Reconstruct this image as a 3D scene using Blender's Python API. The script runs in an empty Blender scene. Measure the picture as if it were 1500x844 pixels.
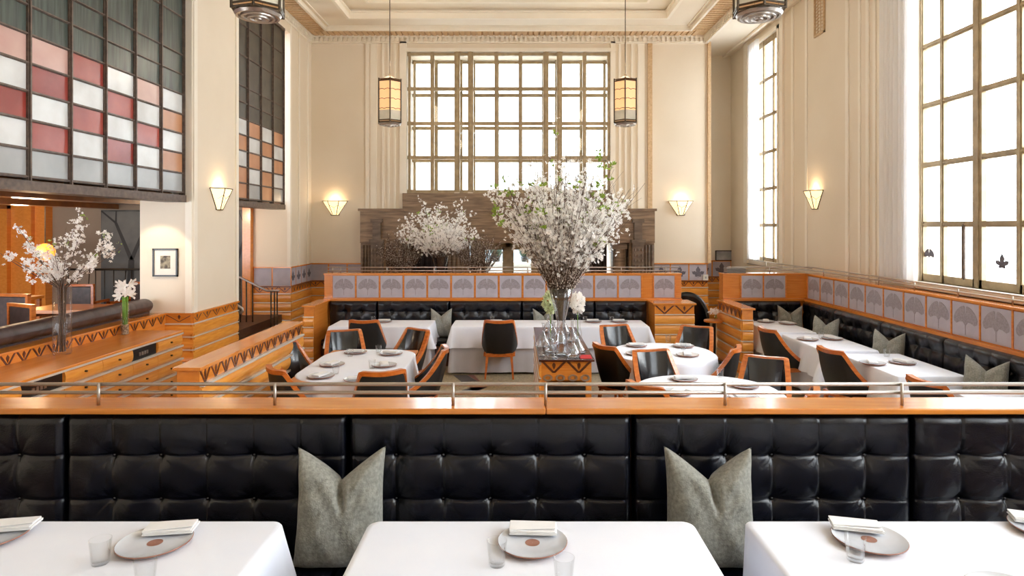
import bpy, math, random
import numpy as np
from mathutils import Vector, Matrix
PI = math.pi
S = bpy.context.scene
COL = S.collection
F = 930.0; H = 2.35; PX = 757.0; PY = 332.0
def P(px, py, z):
    """point on the horizontal plane z that shows at (px, py)"""
    d = F*(H-z)/(py-PY)
    return ((px-PX)*d/F, d, z)
# ------------------------------------------------------------------ materials
def _mat(name):
    m = bpy.data.materials.new(name); m.use_nodes = True
    nt = m.node_tree; b = nt.nodes['Principled BSDF']
    return m, nt, b
def srgb(r, g, b):
    f = lambda c: (c/255/12.92) if c/255 <= .04045 else ((c/255+.055)/1.055)**2.4
    return (f(r), f(g), f(b), 1)
def mat(name, col, rough=.5, metal=0, col2=None, scale=5, stretch=(1,1,1), bump=0, coat=0, spec=None, detail=4, kind='noise', contrast=(.35,.65), sheen=0, trans=0, ior=1.45, emit=None, es=0, bscale=None):
    m, nt, b = _mat(name)
    c1 = srgb(*col)
    b.inputs['Base Color'].default_value = c1
    b.inputs['Roughness'].default_value = rough
    b.inputs['Metallic'].default_value = metal
    if coat: b.inputs['Coat Weight'].default_value = coat; b.inputs['Coat Roughness'].default_value = .12
    if spec is not None: b.inputs['Specular IOR Level'].default_value = spec
    if sheen: b.inputs['Sheen Weight'].default_value = sheen
    if trans: b.inputs['Transmission Weight'].default_value = trans; b.inputs['IOR'].default_value = ior
    if emit: b.inputs['Emission Color'].default_value = srgb(*emit); b.inputs['Emission Strength'].default_value = es
    N = nt.nodes; L = nt.links
    tc = N.new('ShaderNodeTexCoord'); mp = N.new('ShaderNodeMapping'); mp.inputs['Scale'].default_value = stretch
    L.new(tc.outputs['Object'], mp.inputs['Vector'])
    nz = N.new('ShaderNodeTexNoise'); nz.inputs['Scale'].default_value = scale; nz.inputs['Detail'].default_value = detail
    L.new(mp.outputs['Vector'], nz.inputs['Vector'])
    src = nz.outputs['Fac']
    if kind == 'voronoi':
        vo = N.new('ShaderNodeTexVoronoi'); vo.inputs['Scale'].default_value = scale
        L.new(mp.outputs['Vector'], vo.inputs['Vector']); src = vo.outputs['Color']
    if col2:
        cr = N.new('ShaderNodeValToRGB')
        cr.color_ramp.elements[0].position = contrast[0]; cr.color_ramp.elements[1].position = contrast[1]
        cr.color_ramp.elements[0].color = c1; cr.color_ramp.elements[1].color = srgb(*col2)
        L.new(src, cr.inputs['Fac']); L.new(cr.outputs['Color'], b.inputs['Base Color'])
    if bump:
        bp = N.new('ShaderNodeBump'); bp.inputs['Strength'].default_value = bump; bp.inputs['Distance'].default_value = .01
        if bscale:
            n2 = N.new('ShaderNodeTexNoise'); n2.inputs['Scale'].default_value = bscale; n2.inputs['Detail'].default_value = 3
            L.new(mp.outputs['Vector'], n2.inputs['Vector']); src = n2.outputs['Fac']
        L.new(src, bp.inputs['Height']); L.new(bp.outputs['Normal'], b.inputs['Normal'])
    return m
def glass_pane(name, tint, refl=.12, rough=.0, base=.03):
    m, nt, b = _mat(name); N = nt.nodes; L = nt.links
    N.remove(b)
    t = N.new('ShaderNodeBsdfTransparent'); t.inputs['Color'].default_value = tint
    g = N.new('ShaderNodeBsdfGlossy'); g.inputs['Roughness'].default_value = rough
    fr = N.new('ShaderNodeLayerWeight'); fr.inputs['Blend'].default_value = .3
    pw = N.new('ShaderNodeMath'); pw.operation = 'POWER'; pw.inputs[1].default_value = 2.5; L.new(fr.outputs['Facing'], pw.inputs[0])
    ml = N.new('ShaderNodeMath'); ml.operation = 'MULTIPLY_ADD'; ml.inputs[1].default_value = refl; ml.inputs[2].default_value = base; L.new(pw.outputs[0], ml.inputs[0])
    mx = N.new('ShaderNodeMixShader')
    L.new(ml.outputs[0], mx.inputs['Fac']); L.new(t.outputs[0], mx.inputs[1]); L.new(g.outputs[0], mx.inputs[2])
    L.new(mx.outputs[0], N['Material Output'].inputs['Surface'])
    return m
def sheer_mat(name, col, dens):
    m, nt, b = _mat(name); N = nt.nodes; L = nt.links
    N.remove(b)
    t = N.new('ShaderNodeBsdfTransparent')
    d = N.new('ShaderNodeBsdfDiffuse'); d.inputs['Color'].default_value = srgb(*col)
    tr = N.new('ShaderNodeBsdfTranslucent'); tr.inputs['Color'].default_value = srgb(*col)
    m1 = N.new('ShaderNodeMixShader'); m1.inputs['Fac'].default_value = .5
    L.new(d.outputs[0], m1.inputs[1]); L.new(tr.outputs[0], m1.inputs[2])
    m2 = N.new('ShaderNodeMixShader'); m2.inputs['Fac'].default_value = dens
    L.new(t.outputs[0], m2.inputs[1]); L.new(m1.outputs[0], m2.inputs[2])
    L.new(m2.outputs[0], N['Material Output'].inputs['Surface'])
    return m
M = {}
M['wall'] = mat('cream_plaster', (231,219,200), .75, col2=(226,213,192), scale=.8, bump=.02)
M['white'] = mat('white_moulding', (240,232,218), .6, col2=(236,228,212), scale=2)
M['ceil'] = mat('ceiling_plaster', (234,224,206), .6, col2=(228,217,199), scale=1)
M['gilt'] = mat('gilded_rib_band', (196,164,124), .45, col2=(214,184,144), scale=26, bump=.4)
M['wood'] = mat('honey_veneer', (222,140,52), .3, col2=(200,114,34), scale=3, stretch=(1,1,9), coat=.35, detail=8)
M['woodx'] = mat('honey_veneer_grain_along', (222,142,60), .24, col2=(208,124,46), scale=9, stretch=(.35,3,6), coat=.5, detail=8)
M['woody'] = mat('honey_veneer_grain_deep', (220,138,56), .26, col2=(210,128,48), scale=5, stretch=(3,.3,5), coat=.4, detail=4)
M['rib'] = mat('amber_ribbed_veneer', (238,166,72), .32, col2=(222,142,50), scale=7, stretch=(.5,.5,6), coat=.35, detail=8)
M['dwood'] = mat('dark_inlay_wood', (104,52,22), .35, col2=(80,38,15), scale=20, coat=.3)
M['chairwood'] = mat('chair_frame_wood', (206,116,44), .28, col2=(178,90,28), scale=14, stretch=(1,1,3), coat=.5)
M['leather'] = mat('black_leather', (8,11,25), .27, col2=(5,7,16), scale=30, bump=.12, bscale=160, spec=.55)
M['leatherd'] = mat('brown_black_leather', (78,62,60), .38, col2=(60,48,47), scale=12, bump=.1, bscale=120)
M['chairleather'] = mat('chair_leather', (15,17,24), .22, col2=(9,11,16), scale=20, bump=.12, bscale=25, coat=.5)
M['chairback'] = mat('chair_back_leather', (22,22,25), .5, col2=(17,17,19), scale=20, bump=.05, bscale=90)
M['steel'] = mat('brushed_steel', (186,178,170), .36, 1)
M['strip'] = mat('satin_steel_strip', (222,216,206), .35, .35)
M['bronze'] = mat('aged_bronze', (92,78,62), .42, .7, col2=(70,60,48), scale=30)
M['winframe'] = mat('grey_gold_window_frame', (176,156,122), .45, .15, col2=(152,134,104), scale=8)
M['mull'] = mat('dark_leaded_frame', (112,96,86), .45, .2, col2=(88,76,70), scale=18)
M['cloth'] = mat('white_linen', (236,240,252), .8, col2=(231,236,250), scale=3, bump=.05, bscale=300, sheen=.2)
M['cloth2'] = mat('grey_white_underlay', (205,206,216), .85, col2=(198,200,210), scale=3, bump=.05, bscale=300)
M['napkin'] = mat('napkin_linen', (238,238,240), .85, col2=(232,232,235), scale=12, bump=.06, bscale=300)
M['plate'] = mat('glazed_plate', (208,212,220), .22, col2=(200,204,212), scale=10, coat=.4)
M['clay'] = mat('clay_rim', (158,110,92), .5, col2=(140,96,80), scale=30)
M['glass'] = glass_pane('clear_glass', (.985,.99,.992,1), .8, .03, .02)
M['crystal'] = glass_pane('crystal_glass', (.95,.96,.97,1), 1.6, .05, .10)
M['pillow'] = mat('grey_green_velvet', (164,164,155), .9, col2=(116,116,110), scale=60, bump=.3, bscale=140, sheen=.25, contrast=(.25,.75), detail=8)
M['panel'] = mat('lavender_grey_panel', (182,176,186), .55, col2=(172,166,177), scale=6)
M['leafp'] = mat('etched_leaf', (142,134,138), .65, col2=(156,148,154), scale=55, contrast=(.4,.6))
M['leafd'] = mat('dark_etched_leaf', (84,80,90), .6, col2=(104,99,108), scale=45, contrast=(.4,.6))
M['stone'] = mat('brown_veined_stone', (112,90,70), .45, col2=(158,132,106), scale=3.2, stretch=(.7,1,7), detail=10, contrast=(.35,.7))
M['stonedk'] = mat('dark_veined_stone', (84,68,55), .4, col2=(120,100,82), scale=3, stretch=(1,1,5), detail=10)
M['curtdk'] = mat('dark_brown_drape', (62,50,48), .8, col2=(50,40,40), scale=5)
M['sheer'] = sheer_mat('sheer_white_curtain', (250,250,252), .8)
M['blade'] = glass_pane('window_glass', (.97,.98,.98,1))
M['doorglass'] = glass_pane('door_glass', (.9,.95,.97,1), .2)
M['red'] = mat('red_stained_glass', (140,48,42), .3, col2=(176,84,72), scale=1.6, detail=6, coat=.3)
M['pink'] = mat('pink_stained_glass', (200,160,152), .3, col2=(214,182,172), scale=2, coat=.3)
M['whiteg'] = mat('frosted_white_glass', (226,230,232), .25, col2=(206,208,208), scale=2.4, detail=6, coat=.3)
M['greyg'] = mat('frosted_grey_glass', (178,182,184), .3, col2=(160,164,166), scale=2, coat=.3)
M['tang'] = mat('tan_glass', (186,130,92), .35, col2=(204,150,112), scale=2.2, coat=.3)
M['darkg'] = mat('dark_green_glass', (80,92,88), .35, col2=(48,57,55), scale=4, stretch=(1,6,.4), coat=.05)
M['darkg2'] = mat('olive_dark_glass', (82,78,68), .35, col2=(62,60,54), scale=4, coat=.05)
M['lampglass'] = mat('lit_alabaster_glass', (250,235,205), .4, emit=(255,226,172), es=1.15)
M['lampwarm'] = mat('lit_warm_lantern_glass', (240,205,160), .4, emit=(255,196,130), es=.55)
M['lamppale'] = mat('pale_lantern_glass', (206,200,184), .35, col2=(190,186,170), scale=8, emit=(255,225,180), es=.12)
M['bulb'] = mat('glowing_amber_bulb', (255,190,90), .4, emit=(255,160,60), es=1.6)
M['floor'] = mat('terrazzo', (150,136,106), .3, col2=(196,182,148), scale=42, kind='voronoi', contrast=(.1,.9))
M['inlayd'] = mat('dark_terrazzo_inlay', (62,62,66), .3, col2=(78,76,80), scale=60)
M['inlayr'] = mat('red_terrazzo_inlay', (120,58,54), .3, col2=(140,76,70), scale=60)
M['carpet'] = mat('brown_floor', (92,58,36), .5, col2=(74,46,30), scale=8)
M['amber'] = mat('amber_ceiling_veneer', (150,92,40), .3, col2=(120,70,30), scale=4, coat=.4)
M['barwall'] = mat('taupe_wall', (138,122,106), .7, col2=(128,113,98), scale=1.5)
M['mural'] = mat('dark_mural', (58,60,62), .5, col2=(92,92,90), scale=1.2, detail=5)
M['tree'] = mat('painted_tree', (22,22,24), .6, col2=(30,29,30), scale=9)
M['red_top'] = mat('polished_red_marble', (70,26,22), .08, col2=(44,16,16), scale=6, coat=.8)
M['redc'] = mat('red_cloth', (196,36,40), .8, col2=(180,30,34), scale=20)
M['black'] = mat('black_lacquer', (16,15,16), .35, col2=(22,21,21), scale=10)
M['paper'] = mat('white_mat_board', (236,230,220), .8, col2=(230,224,214), scale=10)
M['photo'] = mat('sepia_print', (70,60,50), .6, col2=(160,148,122), scale=16, contrast=(.4,.6))
M['mirror'] = mat('silvered_print', (150,152,158), .2, col2=(190,192,196), scale=4)
M['plasticw'] = mat('white_plastic', (232,228,220), .4)
M['twig'] = mat('branch_bark', (104,82,66), .7, col2=(74,56,46), scale=60)
M['petal'] = mat('white_petal', (250,247,244), .7, col2=(244,234,232), scale=40)
M['petal'] = sheer_mat('white_petal_translucent', (255,253,250), 1.0)
M['bud'] = mat('pale_bud', (214,204,192), .7, col2=(190,172,156), scale=50)
M['leaf'] = mat('young_green_leaf', (158,186,70), .55, col2=(124,156,50), scale=30)
M['stem'] = mat('green_stem', (112,158,48), .45, col2=(90,134,36), scale=30)
M['hyd'] = mat('pale_green_petal', (226,232,196), .7, col2=(206,216,164), scale=20)
M['water'] = mat('vase_water', (236,240,240), .0, trans=1, ior=1.33)
M['facade'] = mat('pale_facade', (150,160,166), .8, col2=(130,140,146), scale=2)
M['pave'] = mat('pale_paving', (238,238,238), .8, col2=(228,228,228), scale=2)
M['topiary'] = mat('dark_topiary', (32,44,34), .8, col2=(50,66,48), scale=30)
M['gravel'] = mat('vase_gravel', (176,150,120), .6, col2=(120,98,76), scale=60, kind='voronoi')
M['book'] = mat('menu_cover', (120,116,112), .5)
# ------------------------------------------------------------------ mesh builder
class Fr:
    """local frame: u along, v up, w outward"""
    def __init__(s, O, U, N): s.O = Vector(O); s.U = Vector(U).normalized(); s.N = Vector(N).normalized(); s.V = Vector((0,0,1))
    def __call__(s, u, v, w=0): return s.O + s.U*u + s.V*v + s.N*w
class MB:
    def __init__(s): s.v = []; s.f = []; s.m = []; s.k = 0
    def add(s, vs, fs, mi=None):
        b = len(s.v); s.v += [tuple(p) for p in vs]
        s.f += [tuple(i+b for i in f) for f in fs]; s.m += [s.k if mi is None else mi]*len(fs); return s
    BF = [(0,3,2,1),(4,5,6,7),(0,1,5,4),(1,2,6,5),(2,3,7,6),(3,0,4,7)]
    def box(s, x0, x1, y0, y1, z0, z1, mi=None):
        return s.add([(x0,y0,z0),(x1,y0,z0),(x1,y1,z0),(x0,y1,z0),(x0,y0,z1),(x1,y0,z1),(x1,y1,z1),(x0,y1,z1)], s.BF, mi)
    def fbox(s, fr, u0, u1, v0, v1, w0, w1, mi=None):
        return s.add([fr(u0,v0,w0),fr(u1,v0,w0),fr(u1,v0,w1),fr(u0,v0,w1),fr(u0,v1,w0),fr(u1,v1,w0),fr(u1,v1,w1),fr(u0,v1,w1)], s.BF, mi)
    def tube(s, pts, r, n=8, mi=None, cap=True):
        pts = [Vector(p) for p in pts]; m = len(pts)
        rs = list(r) if hasattr(r, '__len__') else [r]*m
        vs = []; up = None
        for i, p in enumerate(pts):
            t = (pts[min(i+1,m-1)]-pts[max(i-1,0)])
            if t.length < 1e-9: t = Vector((0,0,1))
            t.normalize()
            if up is None:
                up = Vector((0,0,1)) if abs(t.z) < .9 else Vector((1,0,0))
            a = t.cross(up)
            if a.length < 1e-6: a = t.cross(Vector((1,.1,0)))
            a.normalize(); b = a.cross(t); up = b
            for k in range(n):
                q = 2*PI*k/n; vs.append(p+a*(math.cos(q)*rs[i])+b*(math.sin(q)*rs[i]))
        fs = [(i*n+k, i*n+(k+1)%n, (i+1)*n+(k+1)%n, (i+1)*n+k) for i in range(m-1) for k in range(n)]
        if cap: fs += [tuple(range(n-1,-1,-1)), tuple(range((m-1)*n, m*n))]
        return s.add(vs, fs, mi)
    def lathe(s, prof, c=(0,0,0), n=24, mi=None, sx=1, sy=1):
        vs = []; fs = []
        for (r, z) in prof:
            for k in range(n):
                q = 2*PI*k/n; vs.append((c[0]+math.cos(q)*r*sx, c[1]+math.sin(q)*r*sy, c[2]+z))
        for i in range(len(prof)-1):
            for k in range(n): fs.append((i*n+k, i*n+(k+1)%n, (i+1)*n+(k+1)%n, (i+1)*n+k))
        return s.add(vs, fs, mi)
    def grid(s, fn, nu, nv, mi=None, closed=False):
        vs = [fn(i/nu, j/nv) for j in range(nv+1) for i in range(nu+1)]
        w = nu+1
        return s.add(vs, [(j*w+i, j*w+i+1, (j+1)*w+i+1, (j+1)*w+i) for j in range(nv) for i in range(nu)], mi)
    def poly(s, fr, pts, w0, w1, mi=None):
        """extrude a 2D polygon (u,v) along the frame normal"""
        n = len(pts)
        vs = [fr(u,v,w0) for u,v in pts]+[fr(u,v,w1) for u,v in pts]
        fs = [tuple(range(n-1,-1,-1)), tuple(range(n,2*n))]+[(i,(i+1)%n,n+(i+1)%n,n+i) for i in range(n)]
        return s.add(vs, fs, mi)
    def build(s, name, mats, parent=None, world=True, smooth=False, bevel=0, sub=0, weld=False, auto=None):
        if not isinstance(mats, (list, tuple)): mats = [mats]
        off = Vector((0,0,0))
        if parent is not None:
            if world:
                p = parent
                while p: off += p.location; p = p.parent
        elif world and s.v:
            a = np.array(s.v); off = Vector(((a[:,0].min()+a[:,0].max())/2, (a[:,1].min()+a[:,1].max())/2, a[:,2].min()))
        me = bpy.data.meshes.new(name)
        me.from_pydata([(p[0]-off.x, p[1]-off.y, p[2]-off.z) for p in s.v], [], s.f)
        for m in mats: me.materials.append(m)
        me.polygons.foreach_set('material_index', s.m)
        if smooth: me.polygons.foreach_set('use_smooth', [True]*len(s.f))
        me.update()
        if smooth == 'auto': me.set_sharp_from_angle(angle=math.radians(40))
        o = bpy.data.objects.new(name, me); COL.objects.link(o)
        if parent is not None: o.parent = parent
        else: o.location = off
        if bevel:
            b = o.modifiers.new('bevel','BEVEL'); b.width = bevel; b.segments = 2; b.limit_method = 'ANGLE'
        if sub:
            b = o.modifiers.new('sub','SUBSURF'); b.levels = sub; b.render_levels = sub
        return o
def tag(o, label=None, cat=None, group=None, kind=None):
    if label: o['label'] = label
    if cat: o['category'] = cat
    if group: o['group'] = group
    if kind: o['kind'] = kind
    return o
def thing(name, loc, label=None, cat=None, group=None, rz=0):
    o = bpy.data.objects.new(name, None); o.empty_display_size = .1; COL.objects.link(o)
    o.location = loc; o.rotation_euler = (0,0,rz)
    return tag(o, label, cat, group)
KIDS = {}
def kids(o): return [c for c in bpy.data.objects if c.parent == o]
def copy_tree(o, parent=None):
    c = o.copy(); COL.objects.link(c)
    if parent: c.parent = parent
    for ch in kids(o): copy_tree(ch, c)
    return c
def dup(o, loc, rz, label, group=None, cat=None):
    c = copy_tree(o); c.location = loc; c.rotation_euler = (0,0,rz); c['label'] = label
    if group: c['group'] = group
    return c
class Kind:
    """first call makes the object, later calls copy it"""
    def __init__(s, fn): s.fn = fn; s.o = None
    def __call__(s, loc, rz, label, group=None, scale=None):
        if s.o is None:
            s.o = s.fn(); o = s.o
        else: o = copy_tree(s.o)
        o.location = loc; o.rotation_euler = (0,0,rz); o['label'] = label
        if group: o['group'] = group
        if scale: o.scale = scale
        return o
def struct(name, mb, mats, parent=None, **k):
    o = mb.build(name, mats, parent, **k)
    if parent is None: o['kind'] = 'structure'
    return o
X = Vector((1,0,0)); Y = Vector((0,1,0))
# ------------------------------------------------------------------ pattern pieces
def ribs(mb, fr, L, v0, v1, n, b=.02, strips=None, mi=0, seg=7):
    """stack of bulging horizontal boards; thin steel strips between (material 1)"""
    h = (v1-v0)/n; g = .006
    for k in range(n):
        a = v0+k*h+g; c = v0+(k+1)*h-g
        prof = []
        for i in range(seg+1):
            t = i/seg; prof.append((a+(c-a)*t, .004+b*math.sin(PI*t)**.55))
        vs = []; 
        for u in (0, L):
            vs += [fr(u, v, w) for v, w in prof]
        m = len(prof)
        fs = [(i, m+i, m+i+1, i+1) for i in range(m-1)]
        vs += [fr(0,a,0), fr(0,c,0), fr(L,a,0), fr(L,c,0)]
        fs += [tuple([2*m]+list(range(m))+[2*m+1]), tuple([2*m+3]+list(range(2*m-1,m-1,-1))+[2*m+2])]
        mb.add(vs, fs, mi)
    return mb
def strips(mb, fr, L, vs, t=.006, w=.024, mi=1):
    for v in vs: mb.fbox(fr, 0, L, v-t, v+t, 0, w, mi)
    return mb
def zigzag(mb, fr, L, v0, v1, n, w=.003, mi=0, th=None, leaf=True):
    p = L/n; h = v1-v0; th = th or min(.022, p*.16)
    for k in range(n):
        u = k*p
        mb.poly(fr, [(u, v1), (u+th, v1), (u+p/2+th*.5, v0), (u+p/2-th*.5, v0)], 0, w, mi)
        mb.poly(fr, [(u+p-th, v1), (u+p, v1), (u+p/2+th*.5, v0), (u+p/2-th*.5, v0)], 0, w, mi)
        if leaf:
            c = u+p/2; t = h*.72; lw = min(p*.11, .02)
            mb.poly(fr, [(c, v1-.004), (c-lw, v1-t*.35), (c-lw*.8, v1-t*.6), (c, v1-t), (c+lw*.8, v1-t*.6), (c+lw, v1-t*.35)], 0, w, mi)
    return mb
GK = [(-.012,-.42),(-.012,-.16),(-.10,-.06),(-.22,-.07),(-.36,-.13),(-.45,-.08),(-.47,.03),(-.42,.14),(-.36,.22),(-.27,.30),(-.17,.36),(-.07,.39),(-.03,.37),(-.012,.18)]
GINKGO = GK+[(-x,y) for x,y in reversed(GK)]
MP = [(-.015,-.45),(-.02,-.30),(-.14,-.36),(-.26,-.30),(-.22,-.20),(-.42,-.14),(-.48,.08),(-.38,.06),(-.26,.10),(-.14,.02),(-.18,.20),(-.12,.30),(0,.48)]
MAPLE = MP+[(-x,y) for x,y in reversed(MP[:-1])]
def leafpoly(mb, fr, cu, cv, s, shape=GINKGO, w0=0, w1=.002, mi=0):
    return mb.poly(fr, [(cu+x*s, cv+y*s) for x,y in shape], w0, w1, mi)
def ginkgo_panel(root, fr, u, v, s, sv=None, leaf=GINKGO, lm=None):
    sv = sv or s
    p = MB().fbox(fr, u-s/2, u+s/2, v-sv/2, v+sv/2, -.004, .006).build('etched_panel', M['panel'], root)
    leafpoly(MB(), fr, u, v, s*.94 if leaf is GINKGO else s*.75, leaf, .006, .008).build('leaf_motif', lm or M['leafp'], p)
rng = np.random.default_rng(7)
def tufted(root, fr, u0, u1, v0, v1, ncell, rows, T=.11, res=.012, name='backrest_cushion', mt=None, button=None, depth=1.0, nolabel=True):
    """one leather back cushion, buttoned; fr origin on the wall behind it"""
    L = u1-u0; Hh = v1-v0
    nu = max(12, int(L/res)); nv = max(10, int(Hh/res))
    U, V = np.meshgrid(np.linspace(0,L,nu+1), np.linspace(0,Hh,nv+1))
    cw = L/ncell
    w = np.full_like(U, T)
    # rounded ends and top
    R = .045
    def edge(d, R): 
        q = np.clip(1-d/R, 0, 1); return 1-np.sqrt(np.clip(1-q*q, 0, 1))
    w -= .055*edge(np.minimum(U, L-U), R) + .07*edge(Hh-V, .06) + .03*edge(V, .04)
    # vertical seams
    dx = np.abs((U/cw - np.round(U/cw)))*cw
    inner = (np.round(U/cw) > .5) & (np.round(U/cw) < ncell-.5)
    w += depth*.005*np.cos(PI*np.clip(dx/(cw/2),0,1)+PI)*.5
    w -= depth*np.where(inner, .007*np.exp(-(dx/.008)**2), 0)
    # horizontal seams
    rr = np.array([r-v0 for r in rows])
    if len(rr):
        dv = np.min(np.abs(V[...,None]-rr), axis=-1)
        w -= depth*(.006*np.exp(-(dv/.009)**2) + .004*np.exp(-(dv/.05)**2))
    bs = [(i*cw, r) for i in range(1, ncell) for r in rr]
    for (bx, bz) in bs:
        r = np.hypot(U-bx, V-bz); th = np.arctan2(V-bz, U-bx)
        ph = rng.uniform(0, 6.28, 4); 
        w -= depth*(.022*np.exp(-(r/.030)**1.3) + .008*np.exp(-(r/.08)**2))
        warp = .35*np.sin(r*40+ph[3])
        fold = .7 - 1.6*(1-np.abs(np.sin(4.5*th+ph[0]+warp)))**3 - 1.1*(1-np.abs(np.sin(2.5*th+ph[1]-warp)))**4 + .35*np.sin(13*th+ph[2])
        w += depth*.0042*fold*np.exp(-r/.060)*np.clip(r/.02,0,1)*(0.45+.55*np.abs(np.sin(th)))
    w += .0016*np.sin(U*37+V*13+rng.uniform(0,6))*np.sin(V*29-U*11)
    w = np.maximum(w, .012)
    mb = MB()
    O = np.array(fr.O); A = np.array(fr.U); N = np.array(fr.N)
    Pp = O + (U[...,None]+u0)*A + w[...,None]*N; Pp[...,2] += V+v0
    vs = Pp.reshape(-1,3).tolist(); W = nu+1
    fs = [(j*W+i, j*W+i+1, (j+1)*W+i+1, (j+1)*W+i) for j in range(nv) for i in range(nu)]
    # sides back to the wall
    def bk(i, j): 
        q = fr(u0+U[j,i], v0+V[j,i], 0); return (q.x,q.y,q.z)
    ring = [(i,0) for i in range(nu+1)]+[(nu,j) for j in range(1,nv+1)]+[(i,nv) for i in range(nu-1,-1,-1)]+[(0,j) for j in range(nv-1,0,-1)]
    base = len(vs); vs += [bk(i,j) for i,j in ring]; n = len(ring)
    for k in range(n):
        a = ring[k]; b = ring[(k+1)%n]
        fs.append((b[1]*W+b[0], a[1]*W+a[0], base+k, base+(k+1)%n))
    mb.add(vs, fs)
    c = mb.build(name, mt or M['leather'], root, smooth=True)
    if button:
        for (bx, bz) in bs:
            ctr = fr(u0+bx, v0+bz, T-.026*depth-.012+.004)
            k = MB(); rb = button
            k.lathe([(.0001,rb*.7),(rb*.5,rb*.62),(rb*.85,rb*.35),(rb,0),(rb*.9,-rb*.4)], (0,0,0), 10)
            # orient lathe axis along N
            q = Vector((0,0,1)).rotation_difference(fr.N)
            k.v = [tuple(q @ Vector(p) + ctr) for p in k.v]
            k.build('button', M['button'], c, smooth=True)
    return c
M['button'] = mat('leather_button', (24,24,28), .2, coat=.5)
def folded(cx, cy, hx, hy, r, zt, zb, amp=.012, folds=26, flare=.02, corner=.0, seed=0, nj=10, z0=0):
    """tablecloth: rounded rectangle top, drop with folds"""
    rg = random.Random(seed); ph = [rg.uniform(0,6.28) for _ in range(6)]
    out = []
    def arc(ax, ay, a0):
        for k in range(13): 
            a = a0+PI/2*k/12; out.append((ax+r*math.cos(a), ay+r*math.sin(a), math.cos(a), math.sin(a)))
    def line(x0,y0,x1,y1,nx,ny,n=26):
        for k in range(1,n): out.append((x0+(x1-x0)*k/n, y0+(y1-y0)*k/n, nx, ny))
    X0,X1,Y0,Y1 = cx-hx,cx+hx,cy-hy,cy+hy
    arc(X1-r,Y1-r,0); line(X1-r,Y1,X0+r,Y1,0,1); arc(X0+r,Y1-r,PI/2); line(X0,Y1-r,X0,Y0+r,-1,0)
    arc(X0+r,Y0+r,PI); line(X0+r,Y0,X1-r,Y0,0,-1); arc(X1-r,Y0+r,1.5*PI); line(X1,Y0+r,X1,Y1-r,1,0)
    n = len(out); mb = MB(); vs = []
    for sc in (.5,.97):
        for (x,y,nx,ny) in out: vs.append((cx+(x-cx)*sc, cy+(y-cy)*sc, zt))
    # edge rounding
    for (x,y,nx,ny) in out: vs.append((x+nx*.000, y+ny*.000, zt-.001))
    for (x,y,nx,ny) in out: vs.append((x+nx*.006, y+ny*.006, zt-.008))
    s = 0; acc = []
    for i in range(n):
        acc.append(s); j = (i+1)%n; s += math.hypot(out[j][0]-out[i][0], out[j][1]-out[i][1])
    for j in range(1, nj+1):
        t = j/nj
        for i,(x,y,nx,ny) in enumerate(out):
            q = acc[i]/s*2*PI
            cn = abs(nx*ny)*2
            f = math.sin(folds*q+ph[0])+.6*math.sin(folds*.62//1*q+ph[1]+t)+.4*math.sin(int(folds*1.7)*q+ph[2])
            o = .006+flare*t + amp*f*t**1.2*(1+.6*cn) + corner*cn*t
            o = max(o, .004)
            zz = zt-.008-(zt-.008-zb)*t*(1+.0*cn) + .006*math.sin(3*q+ph[4])*t
            vs.append((x+nx*o, y+ny*o, max(zz, z0+.004)))
    c = len(vs); vs.append((cx,cy,zt))
    fs = [(c, i, (i+1)%n) for i in range(n)]
    rows = 4+nj
    for a in range(rows-1):
        for i in range(n): fs.append((a*n+i, (a+1)*n+i, (a+1)*n+(i+1)%n, a*n+(i+1)%n))
    mb.add(vs, fs); return mb
# ================================================================== ROOM SHELL
XL, XR, YB, ZT = -4.82, 4.44, 14.8, 6.65
XW = 5.4
mb = MB(); mb.box(-5.0, 5.6, 3.45, 17, -.1, 0)
struct('floor', mb, M['floor'])
mb = MB(); mb.box(-5.0, 5.6, -2.5, 3.45, 0, .30)
struct('floor_raised', mb, M['carpet'])
mb = MB(); mb.box(-13, -5.46, 3.0, 13.6, .38, .5); mb.box(-5.46,-5.2, 3.0, 9.2, .38, .5)
mb.box(-5.46,-4.95,10.7,13.4,.34,.5); mb.box(-4.95,-4.62,10.8,13.3,.17,.34); mb.box(-4.62,-4.3,10.9,13.2,0,.17)
struct('floor_bar', mb, M['carpet'])
def inlay(pts, m, name='trim_1'):
    k = MB(); n = len(pts)
    k.add([(x,y,.002) for x,y in pts]+[(x,y,-.003) for x,y in pts], [tuple(range(n)), tuple(range(2*n-1,n-1,-1))]+[(i,n+i,n+(i+1)%n,(i+1)%n) for i in range(n)])
    struct(name, k, m)
def gp(px, py): q = P(px,py,0); return (q[0],q[1])
inlay([gp(664,550), gp(684,549.5), gp(700,559), gp(676,559.5)], M['inlayd'])
inlay([gp(685,549.5), gp(694,549.5), gp(703,558.5), gp(701,559)], M['inlayr'], 'trim_2')
inlay([gp(690,567.5), gp(713,567.5), gp(690,578), gp(660,578)], M['inlayd'], 'trim_3')
inlay([gp(688,567), gp(714,566.5), gp(700,573), gp(690,573)], M['inlayr'], 'trim_4')
def holed(mb, fr, L, v1, th, holes, v0=0):
    u = 0
    for (a,b,c,d) in sorted(holes):
        if a > u: mb.fbox(fr, u, a, v0, v1, -th, 0)
        if c > v0: mb.fbox(fr, a, b, v0, c, -th, 0)
        if d < v1: mb.fbox(fr, a, b, d, v1, -th, 0)
        u = b
    if u < L: mb.fbox(fr, u, L, v0, v1, -th, 0)
    return mb
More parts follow.
